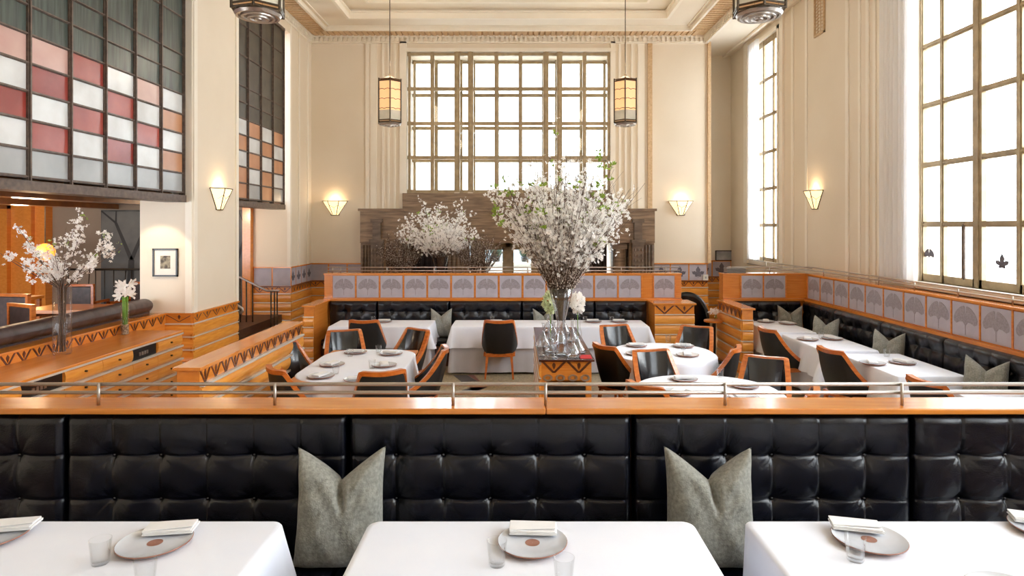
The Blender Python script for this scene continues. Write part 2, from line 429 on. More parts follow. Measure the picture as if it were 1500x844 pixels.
# back wall, window recess and the doorway behind the stone portal
WB = (-2.56, 2.21, 3.12, 6.42)
mb = MB(); fb = Fr((XL,YB,0), X, -Y)
holed(mb, fb, XR-XL, ZT, .95, [(WB[0]-XL, WB[1]-XL, WB[2], WB[3])], 0) if False else None
mb.fbox(fb, 0, WB[0]-XL, 0, ZT+.4, -.95, 0); mb.fbox(fb, WB[1]-XL, XR-XL, 0, ZT+.4, -.95, 0)
mb.fbox(fb, WB[0]-XL, WB[1]-XL, WB[3], ZT+.4, -.95, 0); mb.fbox(fb, WB[0]-XL, WB[1]-XL, 2.45, WB[2], -.95, 0)
# recessed corner bay on the right
mb.box(XR-.0, XW+.3, 16.0, 16.3, 0, ZT+.4); mb.box(XR-.25, XR, 15.6, 16.0, 0, ZT+.4)
wb = struct('wall_back', mb, M['wall'])
# vertical stepped mouldings
mb = MB()
def vst(px0, px1, w, z0=1.5, z1=ZT, yb=YB):
    mb.box((px0-PX)*yb/F, (px1-PX)*yb/F, yb-w, yb+.01, z0, z1)
for a,b,w in ((536,541,.05),(543,552,.025),(560,563,.04),(568,571,.03),(577,580,.03),(586,596,.06),(894,901,.06),(906,909,.03),(915,918,.03),(924,927,.04),(934,944,.025),(450,455,.04)):
    vst(a,b,w, 2.75 if 520<a<965 else 1.5)
mb.box(WB[0]-.09, WB[1]+.09, YB-.067, YB, WB[3], WB[3]+.08)
struct('trim_5', mb, M['white'])
mb = MB(); vst(948.5,955,.05,2.75); vst(1036,1040.5,.06)
struct('trim_6', mb, M['gilt'])
# right wall with two tall windows
YR0, YR1 = -2.5, 16.0
fr_r = Fr((XW,YR0,0), Y, -X)
W1 = (4.9, 8.56, 1.62, 6.42); W2 = (13.08, 14.55, 1.58, 6.42); W0 = (-1.6, 3.0, 1.62, 6.42)
mb = MB(); holed(mb, fr_r, YR1-YR0, ZT+.4, .35, [(W[0]-YR0, W[1]-YR0, W[2], W[3]) for W in (W1,W2,W0)])
struct('wall_right', mb, M['wall'])
mb = MB()
def rst(px0, px1, w, z0=1.5, z1=ZT):
    y0 = F*XW/(px1-PX); y1 = F*XW/(px0-PX); mb.box(XW-w, XW+.01, y0, y1, z0, z1)
for a,b,w in ((1092,1097,.05),(1144,1149,.04),(1160,1163,.02),(1180,1183,.015),(1240,1244,.025),(1258,1261,.015),(1270,1274,.025),(1280,1284,.02),(1288,1293,.03)): rst(a,b,w)
for W in (W1,W2,W0):
    mb.box(XW-.05, XW, W[0]-.08, W[0], W[2]-.05, W[3]+.08); mb.box(XW-.05, XW, W[1], W[1]+.08, W[2]-.05, W[3]+.08); mb.box(XW-.05, XW, W[0]-.08, W[1]+.08, W[3], W[3]+.08)
struct('trim_7', mb, M['white'])
mb = MB(); mb.box(XW-.14, XW+.2, W1[0]-.05, W1[1]+.05, W1[2]-.08, W1[2]-.0); mb.box(XW-.06, XW+.2, W2[0]-.05, W2[1]+.05, W2[2]-.08, W2[2])
struct('trim_8', mb, M['white'])
mb = MB(); mb.box(-5.1, XW+.3, -2.8, -2.5, 0, ZT+.4); struct('wall_front', mb, M['wall'])
# left: two piers, strip above the leaded windows
mb = MB(); mb.box(-5.46, -4.7, 9.2, 10.68, 0, ZT+.4); 
struct('wall_left_pier', mb, M['wall'])
mb = MB()
for (x,y) in ((-4.7,9.2),):
    mb.box(x-.09, x+.006, y-.03, y+.02, 1.1, ZT); mb.box(x-.02, x+.03, y-.006, y+.09, 1.1, ZT)
mb.box(-4.71,-4.68,10.6,10.69,1.1,ZT); mb.box(-5.02,-4.98,9.17,9.21,2.76,ZT)
struct('trim_9', mb, M['white'])
mb = MB(); mb.box(-5.56, -4.79, 13.4, 14.9, 0, ZT+.4)
struct('wall_left_corner_pier', mb, M['wall'])
mb = MB(); mb.box(-4.84,-4.77,13.38,13.46,1.5,ZT); mb.box(-4.8,-4.765,13.9,13.96,1.5,ZT); mb.box(-4.8,-4.765,14.5,14.56,1.5,ZT)
struct('trim_10', mb, M['white'])
mb = MB(); mb.box(-5.1,-4.78, -2.5, 13.4, 6.42, ZT+.4); mb.box(-5.1,-4.8,-2.5,3.3,.3,6.42)
struct('wall_left', mb, M['wall'])
# bar room behind the openings
mb = MB(); mb.box(-13.0,-5.56,13.4,13.6,0,2.82); mb.box(-13.2,-13.0,3.0,13.6,0,2.82)
struct('wall_bar_back', mb, M['barwall'])
mb = MB(); mb.box(-13,-5.0,3.0,13.5,2.82,2.9); mb.box(-8.8,-8.4,3.0,13.4,2.72,2.82); mb.box(-11,-10.6,3,13.4,2.72,2.82); mb.box(-6.9,-6.6,3,13.4,2.74,2.82)
struct('ceiling_bar', mb, M['amber'])
mb = MB()
for x0,x1 in ((-10.95,-10.6),(-10.28,-10.1),(-9.93,-9.8)): mb.box(x0,x1,13.2,13.4,.5,2.8)
mb.box(-5.73,-5.56,13.25,13.42,.5,2.76); mb.box(-10.6,-9.9,13.3,13.4,.5,2.8)
struct('trim_11', mb, M['woody'])
# ceiling: cornice, dentils, ribbed gilded band, stepped coffers
def ringbox(mb, o, wd, z0, z1, mi=None):
    x0,x1,y0,y1 = XL+o, XR-o, -2.5, YB-o
    mb.box(x0, x0+wd, y0, y1, z0, z1, mi); mb.box(x1-wd, x1, y0, y1, z0, z1, mi); mb.box(x0+wd, x1-wd, y1-wd, y1, z0, z1, mi)
mb = MB(); ringbox(mb, 0, .06, ZT-.04, ZT); ringbox(mb, 0, .10, ZT+.09, ZT+.14); ringbox(mb,0,.03,ZT,ZT+.09)
struct('trim_12', mb, M['white'])
mb = MB(); d = .11
n = int((XR-XL)/d)
for i in range(n): x = XL+.05+i*d; mb.box(x, x+.06, YB-.09, YB-.02, ZT, ZT+.09)
for i in range(int(15/d)):
    y = YB-.1-i*d
    mb.box(XL+.02, XL+.09, y-.06, y, ZT, ZT+.09); mb.box(XR-.09, XR-.02, y-.06, y, ZT, ZT+.09)
struct('trim_13', mb, M['white'])
mb = MB(); ringbox(mb, .10, .40, ZT+.14, ZT+.2); d=.13
for i in range(int((XR-XL-.3)/d)): x = XL+.15+i*d; mb.box(x, x+.09, YB-.48, YB-.12, ZT+.115, ZT+.145)
for i in range(int(14.5/d)):
    y = YB-.5-i*d; mb.box(XL+.12, XL+.48, y-.09, y, ZT+.115, ZT+.145); mb.box(XR-.48, XR-.12, y-.09, y, ZT+.115, ZT+.145)
struct('trim_14', mb, M['gilt'])
mb = MB(); ringbox(mb, .5, .05, ZT+.10, ZT+.2); ringbox(mb, .62,.02, ZT+.165,ZT+.19); ringbox(mb, 1.17, .06, ZT+.15, ZT+.36); ringbox(mb,1.23,.05,ZT+.27,ZT+.3); ringbox(mb, 1.72,.05,ZT+.30,ZT+.52); ringbox(mb,1.77,.03,ZT+.42,ZT+.46)
struct('trim_15', mb, M['white'])
mb = MB(); ringbox(mb, .55, .65, ZT+.19, ZT+.24); ringbox(mb, 1.2, .55, ZT+.34, ZT+.39); mb.box(XL+1.75, XR-1.75, -2.5, YB-1.75, ZT+.50, ZT+.6)
mb.box(XR-.03, XW+.3, -2.5, 16.2, ZT-.003, ZT+.1); mb.box(-5.5,XL,-2.5,14.9,ZT+.3,ZT+.4)
struct('ceiling', mb, M['ceil'])
mb = MB(); mb.box(XR+.75,XR+.82,-2.5,16,ZT-.05,ZT)
struct('trim_16', mb, M['white'])
# ------------------------------------------------------------------ back window: two grids, one behind the other
def back_grid(y, name):
    root = thing(name, ((WB[0]+WB[1])/2, y, WB[2])); root['kind'] = 'structure'
    xs = [(599.5,4),(633,5.5),(669.6,8),(689.3,8),(727,5.5),(762.5,5.5),(799.6,8),(819.7,8),(856.5,5.5),(892,4)]
    mb = MB()
    for px, w in xs:
        x = (px-PX)*YB/F; hw = w*YB/F/2; dd = .05 if w < 7 else .09
        mb.box(x-hw, x+hw, y-dd, y+.03, WB[2], WB[3])
        mb.box(x-hw*.45, x+hw*.45, y-dd-.02, y, WB[2], WB[3])
    for py, w in ((79,4),(129.6,5),(180.5,5),(230.5,5),(280.5,5)):
        z = H+(PY-py)*YB/F; hw = w*YB/F/2; mb.box(WB[0], WB[1], y-.035, y+.03, max(z-hw,WB[2]), min(z+hw, WB[3]))
    mb.build('glazing_bars', M['winframe'], root)
    MB().box(WB[0]+.02, WB[1]-.02, y+.004, y+.010, WB[2]+.02, WB[3]-.02).build('pane', M['blade'], root)
back_grid(YB+.07, 'window_1'); back_grid(YB+.80, 'window_2')
mb = MB()
for px in (669.6,689.3,799.6,819.7):
    x = (px-PX)*YB/F; mb.box(x-.055, x+.055, YB-.1, YB, 2.78, WB[2]+.02)
struct('trim_17', mb, M['white'])
# ------------------------------------------------------------------ stone portal
mb = MB(); yp = 14.3; CX = -.21
mb.box(CX-2.6+.18, CX+2.6-.18, 14.6, 14.82, 2.74, 3.12)        # band under the window
mb.box(CX-3.32, CX+3.32, yp, 14.8, 1.98, 2.75)                 # lintel
mb.box(CX-3.36, CX+3.36, yp-.04, yp+.1, 2.70, 2.755)
mb.box(CX-2.5, CX+2.5, yp-.02, yp, 2.05, 2.62)
for s in (-1,1):
    x0 = CX+s*3.32; x1 = CX+s*2.75
    mb.box(min(x0,x1), max(x0,x1), yp+.06, 14.82, 0, 1.98)
struct('trim_18', mb, M['stone'])
mb = MB()
for s in (-1,1):
    for k in range(4):
        x = CX+s*(3.27-k*.075); mb.tube([(x,yp+.05,0),(x,yp+.05,1.93)], .032, 8)
    c = CX+s*2.93
    mb.box(c-.13,c+.13,yp-.10,yp+.06,0,2.02); mb.box(c-.16,c+.16,yp-.13,yp+.02,1.98,2.06)
    mb.box(c-.09,c+.09,yp-.09,yp,2.06,2.44); mb.box(c-.13,c+.13,yp-.12,yp,2.44,2.52)
    for j in range(15):
        for i in range(3):
            z = .15+j*.12; xx = c-.08+i*.08
            mb.add([(xx-.03,yp-.101,z),(xx,yp-.125,z-.05),(xx+.03,yp-.101,z),(xx,yp-.125,z+.05)], [(0,1,3),(1,2,3)])
    c = CX+s*2.56
    mb.box(c-.15,c+.15,14.5,14.8,0,1.98)
struct('trim_19', mb, M['stonedk'])
mb = MB()
for s in (-1,1):
    c = CX+s*2.56; mb.box(c-.17,c+.17,14.46,14.8,1.84,1.97); mb.tube([(c,14.5,0),(c,14.5,1.84)], .13, 16)
    c = CX+s*1.16
    mb.box(c-.24,c+.24,14.86,15.2,0,1.98)
    for k in range(5): mb.tube([(c-.2+k*.1,14.86,0),(c-.2+k*.1,14.86,1.9)], .05, 10)
struct('trim_20', mb, M['stone'])
for s in (-1,1):
    def dr(u, v, s=s): return (CX+s*(1.38+u*.95), 15.05+.05*math.sin(u*42)+.02*math.sin(u*17), v*1.98)
    k = MB().grid(dr, 110, 4); k2 = k.build('entrance_drape', M['curtdk'], smooth=True)
    k2.modifiers.new('s','SOLIDIFY').thickness = .006
    tag(k2, 'dark brown floor length drape in the stone doorway, %s of the glass entrance doors' % ('left' if s<0 else 'right'), 'curtain', 'drapes in the stone doorway')
mb = MB(); mb.box(CX-3.3,CX+3.3,14.8,15.75,1.98,2.45)
struct('ceiling_vestibule', mb, M['stonedk'])
def door(n, x0, x1):
    r = thing('door_%d'%n, ((x0+x1)/2,15.4,0)); r['kind']='structure'
    mb = MB(); t=.065
    mb.box(x0,x0+t,15.36,15.42,0,1.86); mb.box(x1-t,x1,15.36,15.42,0,1.86); mb.box(x0,x1,15.36,15.42,1.79,1.86); mb.box(x0,x1,15.36,15.42,0,.25)
    mb.build('door_frame', M['winframe'], r)
    MB().box(x0+t,x1-t,15.385,15.395,.25,1.79).build('pane', M['doorglass'], r)
    hx = x1-.1 if n==1 else x0+.1
    MB().tube([(hx,15.36,.85),(hx,15.30,.87),(hx,15.30,1.25),(hx,15.36,1.27)],.012,8).build('door_handle', M['steel'], r, smooth=True)
door(1, CX-.62, CX-.07); door(2, CX+.07, CX+.62)
mb = MB(); mb.box(CX-.9,CX-.62,15.3,15.5,0,1.98); mb.box(CX+.62,CX+.9,15.3,15.5,0,1.98); mb.box(CX-.07,CX+.07,15.34,15.46,0,1.98); mb.box(CX-.62,CX+.62,15.34,15.46,1.86,1.98)
struct('trim_21', mb, M['winframe'])
# outside, seen through the entrance doors
mb = MB(); mb.box(-14,14,15.9,40,-.12,-.0)
struct('ground_outside', mb, M['pave'])
t = thing('planter_wall', (0,18,0), 'long white planter wall outside the glass entrance doors', 'planter')
MB().box(-3,3,17.9,18.5,0,1.30).build('planter_box', M['pave'], t); MB().box(-3.05,3.05,17.85,18.55,1.28,1.34).build('coping', M['white'], t)
def topiary():
    r = thing('topiary', (0,0,0), cat='shrub')
    k = MB(); rg = random.Random(3)
    k.grid(lambda u,v: ((.16+.02*math.sin(u*40)*math.sin(v*30))*math.sin(PI*v)*math.cos(2*PI*u), (.16+.02*math.sin(u*37+1)*math.sin(v*26))*math.sin(PI*v)*math.sin(2*PI*u), .30-.17*math.cos(PI*v)), 22, 14)
    k.build('foliage', M['topiary'], r, world=False, smooth=True)
    MB().lathe([(.0,0),(.1,0),(.13,.16),(.12,.16),(.0,.14)],(0,0,0),16).build('pot', M['black'], r, world=False, smooth=True)
    return r
topiary = Kind(topiary)
topiary(((727-PX)*18.2/F,18.2,1.34), 0, 'small round topiary outside, seen through the left entrance door', 'topiaries outside the doors')
topiary(((769-PX)*18.2/F,18.2,1.34), 0, 'small round topiary outside, seen through the right entrance door', 'topiaries outside the doors')
t = thing('street_building', (0,26,0), 'grey building across the street seen through the entrance doors', 'building')
k = MB().box(-6,6,26,28,0,2.6); k.build('wall', M['facade'], t)
k = MB()
for i in range(5): k.box(-6,6,25.94,26,.5+i*.4,.54+i*.4)
k.build('ledge', M['white'], t)
# ------------------------------------------------------------------ right windows
ZG = [2.38+.79*k for k in range(6)]
def right_window(n, W, ys, leafs, xo=.08, dp=.6):
    r = thing('window_%d'%n, (XW+xo, (W[0]+W[1])/2, W[2])); r['kind']='structure'
    mb = MB(); x = XW+xo
    for y, w in ys: mb.box(x-.05*dp, x+.04*dp, y-w/2, y+w/2, W[2], W[3]); mb.box(x-.075*dp, x-.05*dp, y-w/5, y+w/5, W[2], W[3])
    for z in ZG:
        mb.box(x-.04*dp, x+.03*dp, W[0], W[1], z-.035, z+.035); mb.box(x-.06*dp,x-.04*dp,W[0],W[1],z-.012,z+.012)
    mb.box(x-.05*dp,x+.04*dp,W[0],W[1],W[2],W[2]+.10); mb.box(x-.05*dp,x+.04*dp,W[0],W[1],W[3]-.06,W[3])
    mb.build('window_frame', M['winframe'], r)
    MB().box(x-.004,x+.004,W[0]+.02,W[1]-.02,W[2]+.02,W[3]-.02).build('pane', M['blade'], r)
    for (y,z,s,sh) in leafs:
        f = Fr((x-.008,y,z), Y, -X); leafpoly(MB(), f, 0, 0, s, sh, 0, .002).build('leaf_decal', M['leafd'], r)
    return r
xw = XW+.08
def yw(px): return F*xw/(px-PX)
w3 = right_window(3, W1, [(8.54,.05),(yw(1383),.07),(yw(1435),.15),(yw(1497),.08),(6.2,.08),(5.55,.15),(4.94,.08)],
   [(yw(1362), 2.35-42*yw(1362)/F, .22, GINKGO), (yw(1469), 2.35-52*yw(1469)/F, .21, MAPLE)])
k = MB().tube([(XW+.08,yw(1415),2.40),(XW+.05,yw(1415),2.36),(XW+.05,yw(1415),1.72),(XW+.09,yw(1415),1.69)],.022,8); k.build('window_handle', M['mull'], w3, smooth=True)
right_window(4, W2, [(14.5,.08),(F*(XW+.03)/(1119.5-PX),.07),(F*(XW+.03)/(1134-PX),.05),(13.1,.04)], [], .03, .4)
right_window(7, W0, [(-1.56,.08),(-.9,.08),(-.2,.15),(.6,.08),(1.3,.15),(2.1,.08),(2.96,.08)], [])
def drape(x, y0, y1, z0, z1, amp, freq, label):
    k = MB().grid(lambda u,v: (x+amp*math.sin(u*freq)*(1-.25*v)+.3*amp*math.sin(u*freq*2.3+v), y0+(y1-y0)*u, z0+(z1-z0)*v), 140, 10)
    o = k.build('sheer_curtain', M['sheer'], smooth=True); tag(o, label, 'curtain', 'sheer window curtains')
drape(XW-.12, 8.42, 9.22, 1.60, 6.5, .045, 46, 'long sheer white curtain beside the large right window')
drape(XW+.0-.09, 13.95, 14.62, 1.60, 6.5, .03, 34, 'long sheer white curtain at the narrow far right window')
# ------------------------------------------------------------------ leaded windows on the left
def leaded(n, y0, cols, first, checker, dk):
    x = -4.80; cw = .578
    r = thing('window_%d'%n, (x, y0-cols*cw/2, 2.76)); r['kind']='structure'
    zs = [2.84,3.115,3.40,3.68,3.96,4.245,4.53,4.81,5.35,5.89,6.38]
    mb = MB()
    for k in range(cols+1):
        y = y0-k*cw; mb.box(x-.05, x+.012, y-.02, y+.02, 2.76, 6.42); mb.box(x+.012,x+.03,y-.01,y+.01,2.74,6.42)
    for z in zs: mb.box(x-.04, x+.004, y0-cols*cw, y0, z-.014, z+.014); mb.box(x+.004,x+.016,y0-cols*cw,y0,z-.007,z+.007)
    mb.box(x-.26, x+.04, y0-cols*cw-.02, y0+.02, 2.70, 2.80); mb.box(x-.05,x+.04,y0-cols*cw,y0,6.36,6.42)
    mb.box(x-.3,x-.22,y0-cols*cw,y0,2.8,6.42)
    mb.build('lead_frame', M['mull'], r)
    P_ = {}
    for c in range(cols):
        for k in range(len(zs)-1):
            if k == 0: m = 'greyg' if n==5 else ('tang' if c%2 else 'greyg')
            elif k <= 4 and not (k==4 and c==3 and n==5 and False):
                w = (k+c+first)%2 == 0
                m = 'whiteg' if w else ('red' if n==5 else 'tang')
                if n==5 and not w and k==4 and c%4==1: m='pink'
                if n==5 and not w and c==0: m='tang'
                if n==5 and w and k==4 and c in (4,): m='pink'
            else: m = dk
            P_.setdefault(m, MB()).box(x-.012-.001*c, x-.004-.001*c, y0-(c+1)*cw+.01, y0-c*cw-.01, zs[k]+.01, zs[k+1]-.01)
    for m, b in P_.items(): b.build({'whiteg':'white_panes','red':'red_panes','pink':'pink_panes','tang':'tan_panes','greyg':'grey_panes'}.get(m,'dark_panes'), M[m], r)
leaded(5, 9.13, 10, 0, True, 'darkg'); leaded(6, 13.05, 4, 1, True, 'darkg2')
# ------------------------------------------------------------------ wainscots
def wains(fr, L, ztop, zp0, zp1, npan, leaf, name, m='woodx', ribn=5, zz=None, cap=True, zband=.13, drk=False):
    """panelling: ribbed boards, zigzag band, optional etched panels, cap"""
    mb = MB(); zb = zp0 if npan else ztop
    mb.fbox(fr, 0, L, 0, ztop-.02, -.02, .004, 1)
    ribs(mb, fr, L, 0, zb-zband-.03, ribn, .022)
    strips(mb, fr, L, [zb-zband-.03-k*(zb-zband-.03)/ribn for k in range(ribn)], .008, .030, 2)
    if cap: mb.fbox(fr, -.01, L+.01, ztop-.025, ztop, -.02, .035, 1)
    if npan: mb.fbox(fr, 0, L, zb-.02, zb, -.02, .02, 3)
    zigzag(mb, fr, L, zb-zband, zb-.022, zz or max(1,int(L/.13)), .007, 3)
    o = struct(name, mb, [M['rib'], M[m], M['strip'], M['dwood']])
    for i in range(npan):
        w = L/npan; k = MB()
        
        if leaf: ginkgo_panel(o, fr, w*(i+.5), (zp0+zp1)/2, w*.93, zp1-zp0-.02, leaf, M['leafd'])
        else: MB().fbox(fr, w*(i+.5)-w*.46, w*(i+.5)+w*.46, zp0+.01, zp1-.01, -.004, .008).build('plain_panel', M['panel'], o)
    return o
# left pier: picture side and sconce side
wains(Fr((-5.10,9.2,0),X,-Y), .42, 1.10, 0,0,0,None,'trim_22', zz=1, ribn=5)
wains(Fr((-4.7,9.18,0),Y,X), 1.50, 1.10, 0,0,0,None,'trim_23','woody', zz=5, ribn=5)
# corner pier and back wall
wains(Fr((-5.56,13.4,0),X,-Y), .80, 1.50, 1.09,1.48,2,None,'trim_24', zz=3)
wains(Fr((-4.79,13.4,0),Y,X), 1.4, 1.50, 1.09,1.48,4,MAPLE,'trim_25','woody', zz=8)
wains(Fr((XL,YB,0),X,-Y), 1.30, 1.50, 1.09,1.48,3,None,'trim_26', zz=5)
wains(Fr((3.15,YB,0),X,-Y), 1.29, 1.50, 1.09,1.48,3,MAPLE,'trim_27', zz=6)
wains(Fr((XR,16.0,0),X,-Y), .96, 1.50, 1.09,1.48,2,MAPLE,'trim_28', zz=5)
wains(Fr((XR,14.8,0),Y,X), 1.2, 1.50, 1.09,1.48,2,MAPLE,'trim_29', 'woody', zz=5)
# outlet
o = MB().box((1033-PX)*YB/F-.06,(1033-PX)*YB/F+.06,YB-.045,YB-.02,1.10,1.23); o.box((1033-PX)*YB/F-.02,(1033-PX)*YB/F+.02,YB-.05,YB-.045,1.14,1.19,1)
tag(o.build('wall_plate', [M['plasticw'],M['greyg']], bevel=.004), 'small square white wall plate on the wood panelling at the back right', 'wall plate')
# ================================================================== PARTITIONS, BANQUETTES, RAILS
def rail(name, label, bars, posts, pr=.012, br=.012, group=None, finish=True):
    """bars: list of point lists; posts: list of (bottom, top)"""
    a = bars[0][0]
    r = thing(name, a, label, 'rail', group)
    for b in bars: MB().tube(b, br, 10).build('rail_bar', M['steel'], r, smooth=True)
    for (p,q) in posts: MB().tube([p,q], pr, 8).build('post', M['steel'], r, smooth=True)
    return r
# --- foreground banquette with its wooden cap and double rail
ZF = .30
r = thing('banquette', (0,3.4,ZF), 'long black buttoned leather banquette nearest the camera, behind the three front tables', 'banquette')
ff = Fr((0,3.40,0), X, -Y)
edges = [-3.82,-2.35,-.88,.603,2.06,3.53]
for a,b in zip(edges, edges[1:]):
    tufted(r, ff, a+.004, b-.004, .68, 1.385, 6, [.93,1.158], T=.115, res=.0065, button=.008, depth=1.0)
k = MB(); 
for a,b in zip(edges, edges[1:]): k.box(a+.003,b-.003,2.88,3.33,.58,.70)
k.build('seat_cushion', M['leather'], r, bevel=.03, smooth='auto')
MB().box(-3.8,3.5,2.92,3.45,.30,.58).build('seat_base', M['dwood'], r)
MB().box(-3.82,3.53,3.40,3.46,.0,1.385).build('back_panel', M['wood'], r)
for i,(a,b) in enumerate(((-3.82,.149),(.151,3.53))):
    MB().box(a,b,3.255,3.48,1.385,1.415).build('cap', M['woodx'], r, bevel=.006)
yr = 3.335
px_posts = [146.8,404,664,799,1061,1319]
rx = [(p-PX)*yr/F for p in px_posts]
rail('double_handrail', 'double steel rail along the top of the nearest banquette',
     [[(-3.8,yr,1.522),(3.5,yr,1.522)],[(-3.8,yr,1.478),(3.5,yr,1.478)]], [((x,yr-.014,1.412),(x,yr-.012,1.53)) for x in [-3.45]+rx+[2.9]], .008, .0095)
# --- partition at the back of the dining room
YPn = 11.2
def partition(name, fr, L, nums, label, w0=.0, endw=.1, panels=None, thick=.22):
    r = thing(name, tuple(fr(L/2,0,0)), label, 'partition')
    k = MB(); k.fbox(fr, 0, L, 0, 1.50, -thick, -.004); k.build('core', M['woodx'] if abs(fr.U.x)>.5 else M['woody'], r)
    k = MB(); k.fbox(fr, -.01, L+.01, 1.497, 1.525, -thick-.01, .02); k.build('cap', M['woodx'] if abs(fr.U.x)>.5 else M['woody'], r, bevel=.004)
    k = MB(); k.fbox(fr, 0, L, 1.045, 1.085, -.004, .05); k.build('ledge', M['wood'], r)
    k = MB()
    for u in panels[0]: k.fbox(fr, u-.012, u+.012, 1.085, 1.497, -.004, .012)
    k.build('stile', M['wood'], r)
    for u in panels[1]: ginkgo_panel(r, fr, u, 1.29, panels[2], .385)
    return r
pm = lambda px, d: (px-PX)*d/F
x0 = pm(475,YPn); fr = Fr((x0,YPn,0),X,-Y)
us = [pm(486.3+34.9*i,YPn)-x0 for i in range(14)]
partition('ginkgo_partition', fr, pm(998,YPn)-x0, 14, 'honey wood partition with a row of grey ginkgo panels behind the back banquette', panels=(us+[pm(957,YPn)-x0, pm(989,YPn)-x0], [(a+b)/2 for a,b in zip(us,us[1:])]+[pm(972.7,YPn)-x0], .385))
zz = [1.625,1.565]
rail('partition_rail', 'double steel rail on top of the long ginkgo partition', [[(x0+.02,YPn+.1,z),(pm(998,YPn),YPn+.1,z)] for z in zz], [((pm(p,YPn+.1),YPn+.1,1.52),(pm(p,YPn+.1),YPn+.1,1.63)) for p in (487,499,567,636,704,773,842,910,975)], .010,.010)
r = thing('banquette', (-.5,YPn-.1,0), 'black buttoned leather banquette along the back partition', 'banquette')
bx = [pm(p,11.1) for p in (482,552,658,764.5,871,948)]; nc = [3,5,5,5,4]
fB = Fr((0,YPn-.02,0),X,-Y)
for a,b,n in zip(bx,bx[1:],nc): tufted(r, fB, a, b, .42, 1.045, n, [.62,.86], T=.10, res=.013, button=.010, depth=1.7)
MB().box(bx[0],bx[-1],10.62,11.1,.34,.46).build('seat_cushion', M['leather'], r, bevel=.03, smooth='auto')
MB().box(bx[0],bx[-1],10.68,11.15,0,.34).build('seat_base', M['dwood'], r)
# end arms
def arm(name, x0, x1, y0, y1, label, front=True, side=None, pad=None, zt=1.055):
    r = thing(name, ((x0+x1)/2,(y0+y1)/2,0), label, 'cabinet')
    MB().box(x0,x1,y0,y1,0,zt-.02).build('body', M['woody'], r)
    MB().box(x0-.03,x1+.03,y0-.03,y1,zt-.02,zt+.01).build('top', M['woodx'], r, bevel=.004)
    k = MB(); f = Fr((x0,y0,0),X,-Y); L = x1-x0
    ribs(k,f,L,.04,zt-.18,5,.025); strips(k,f,L,[.04+(zt-.22)/5*i for i in range(1,6)],.006,.03,1)
    if L>.3: zigzag(k,f,L,zt-.165,zt-.03,2,.004,2,th=.034)
    k.build('ribbed_front',[M['rib'],M['strip'],M['dwood']],r)
    if side:
        k = MB(); f = Fr((x0 if side<0 else x1,y0 if side>0 else y1,0),Y*(1 if side>0 else -1),X*side); L = y1-y0
        ribs(k,f,L,.04,zt-.18,5,.025); strips(k,f,L,[.04+(zt-.22)/5*i for i in range(1,6)],.006,.03,1)
        zigzag(k,f,L,zt-.16,zt-.03,max(3,int(L/.17)),.004,2)
        k.build('ribbed_side',[M['rib'],M['strip'],M['dwood']],r)
    return r
arm('end_cabinet', -3.47, -3.31, 10.35, 11.2, 'narrow ribbed wood arm at the left end of the back banquette', side=-1)
arm('service_cabinet', pm(959,10.65), pm(1017,10.65), 10.65, 11.17, 'ribbed honey wood cabinet with zigzag inlay at the right end of the back banquette')
for (a,b,lab) in ((-3.31,-3.25,'left'),(2.22,2.29,'right')):
    pass
# --- right section: short front-facing partition, long side partition, corner banquette
x0 = 3.64; fr = Fr((x0,YPn,0),X,-Y)
partition('ginkgo_partition', fr, 5.12-x0, 3, 'short wood partition with two ginkgo panels at the back of the right booth', panels=([pm(1085,YPn)-x0,pm(1118,YPn)-x0,pm(1151,YPn)-x0],[pm(1101.5,YPn)-x0,pm(1134.5,YPn)-x0],.375))
fr2 = Fr((5.1,3.6,0),Y,-X)
ys = [11.12-.46*i-3.6 for i in range(17)]; ys = [y for y in ys if y>0]
partition('ginkgo_partition', fr2, YPn-3.6, 16, 'long wood partition with grey ginkgo panels under the right windows', panels=(ys,[(a+b)/2 for a,b in zip(ys,ys[1:])],.43))
MB_ = [[(5.2,3.6,z),(5.2,11.3,z),(3.75,11.3,z)] for z in (1.63,1.58)]
rail('partition_rail', 'double steel rail running along the right side partition below the windows', MB_, [((5.2,y,1.52),(5.2,y,1.635)) for y in [4.2+.82*i for i in range(9)]]+[((x,11.3,1.52),(x,11.3,1.635)) for x in (3.8,4.5)], .010,.010)
rail('window_rail', 'steel rail beyond the right partition, below the narrow window', [[(5.3,11.4,z),(5.3,14.6,z)] for z in (1.60,1.50)], [((5.3,13.5,0),(5.3,13.5,1.61))], .012,.011)
r = thing('banquette', (5.0,7.4,0), 'long dark buttoned leather banquette along the right side partition', 'banquette')
fR = Fr((5.08,3.6,0),Y,-X)
ee = [0,1.28,2.56,3.84,5.12,6.4,7.48]
for a,b in zip(ee,ee[1:]): tufted(r, fR, a+.003, b-.003, .42, 1.045, 5, [.62,.86], T=.11, res=.015, button=None, depth=1.6)
fR2 = Fr((3.72,YPn-.02,0),X,-Y)
tufted(r, fR2, 0, 1.26, .42, 1.045, 5, [.62,.86], T=.10, res=.015, button=None, depth=1.6)
k = MB(); k.box(4.48,4.98,3.6,11.1,.34,.46); k.build('seat_cushion', M['leather'], r, bevel=.03, smooth='auto')
MB().box(4.55,5.05,3.6,11.1,0,.34).build('seat_base', M['dwood'], r)
MB().box(3.74,4.48,10.66,11.1,0,.46).build('corner_seat', M['leather'], r, bevel=.03)
arm('end_cabinet', 3.55, 3.72, 10.0, 11.19, 'ribbed wood end of the right booth with zigzag inlay', side=-1)
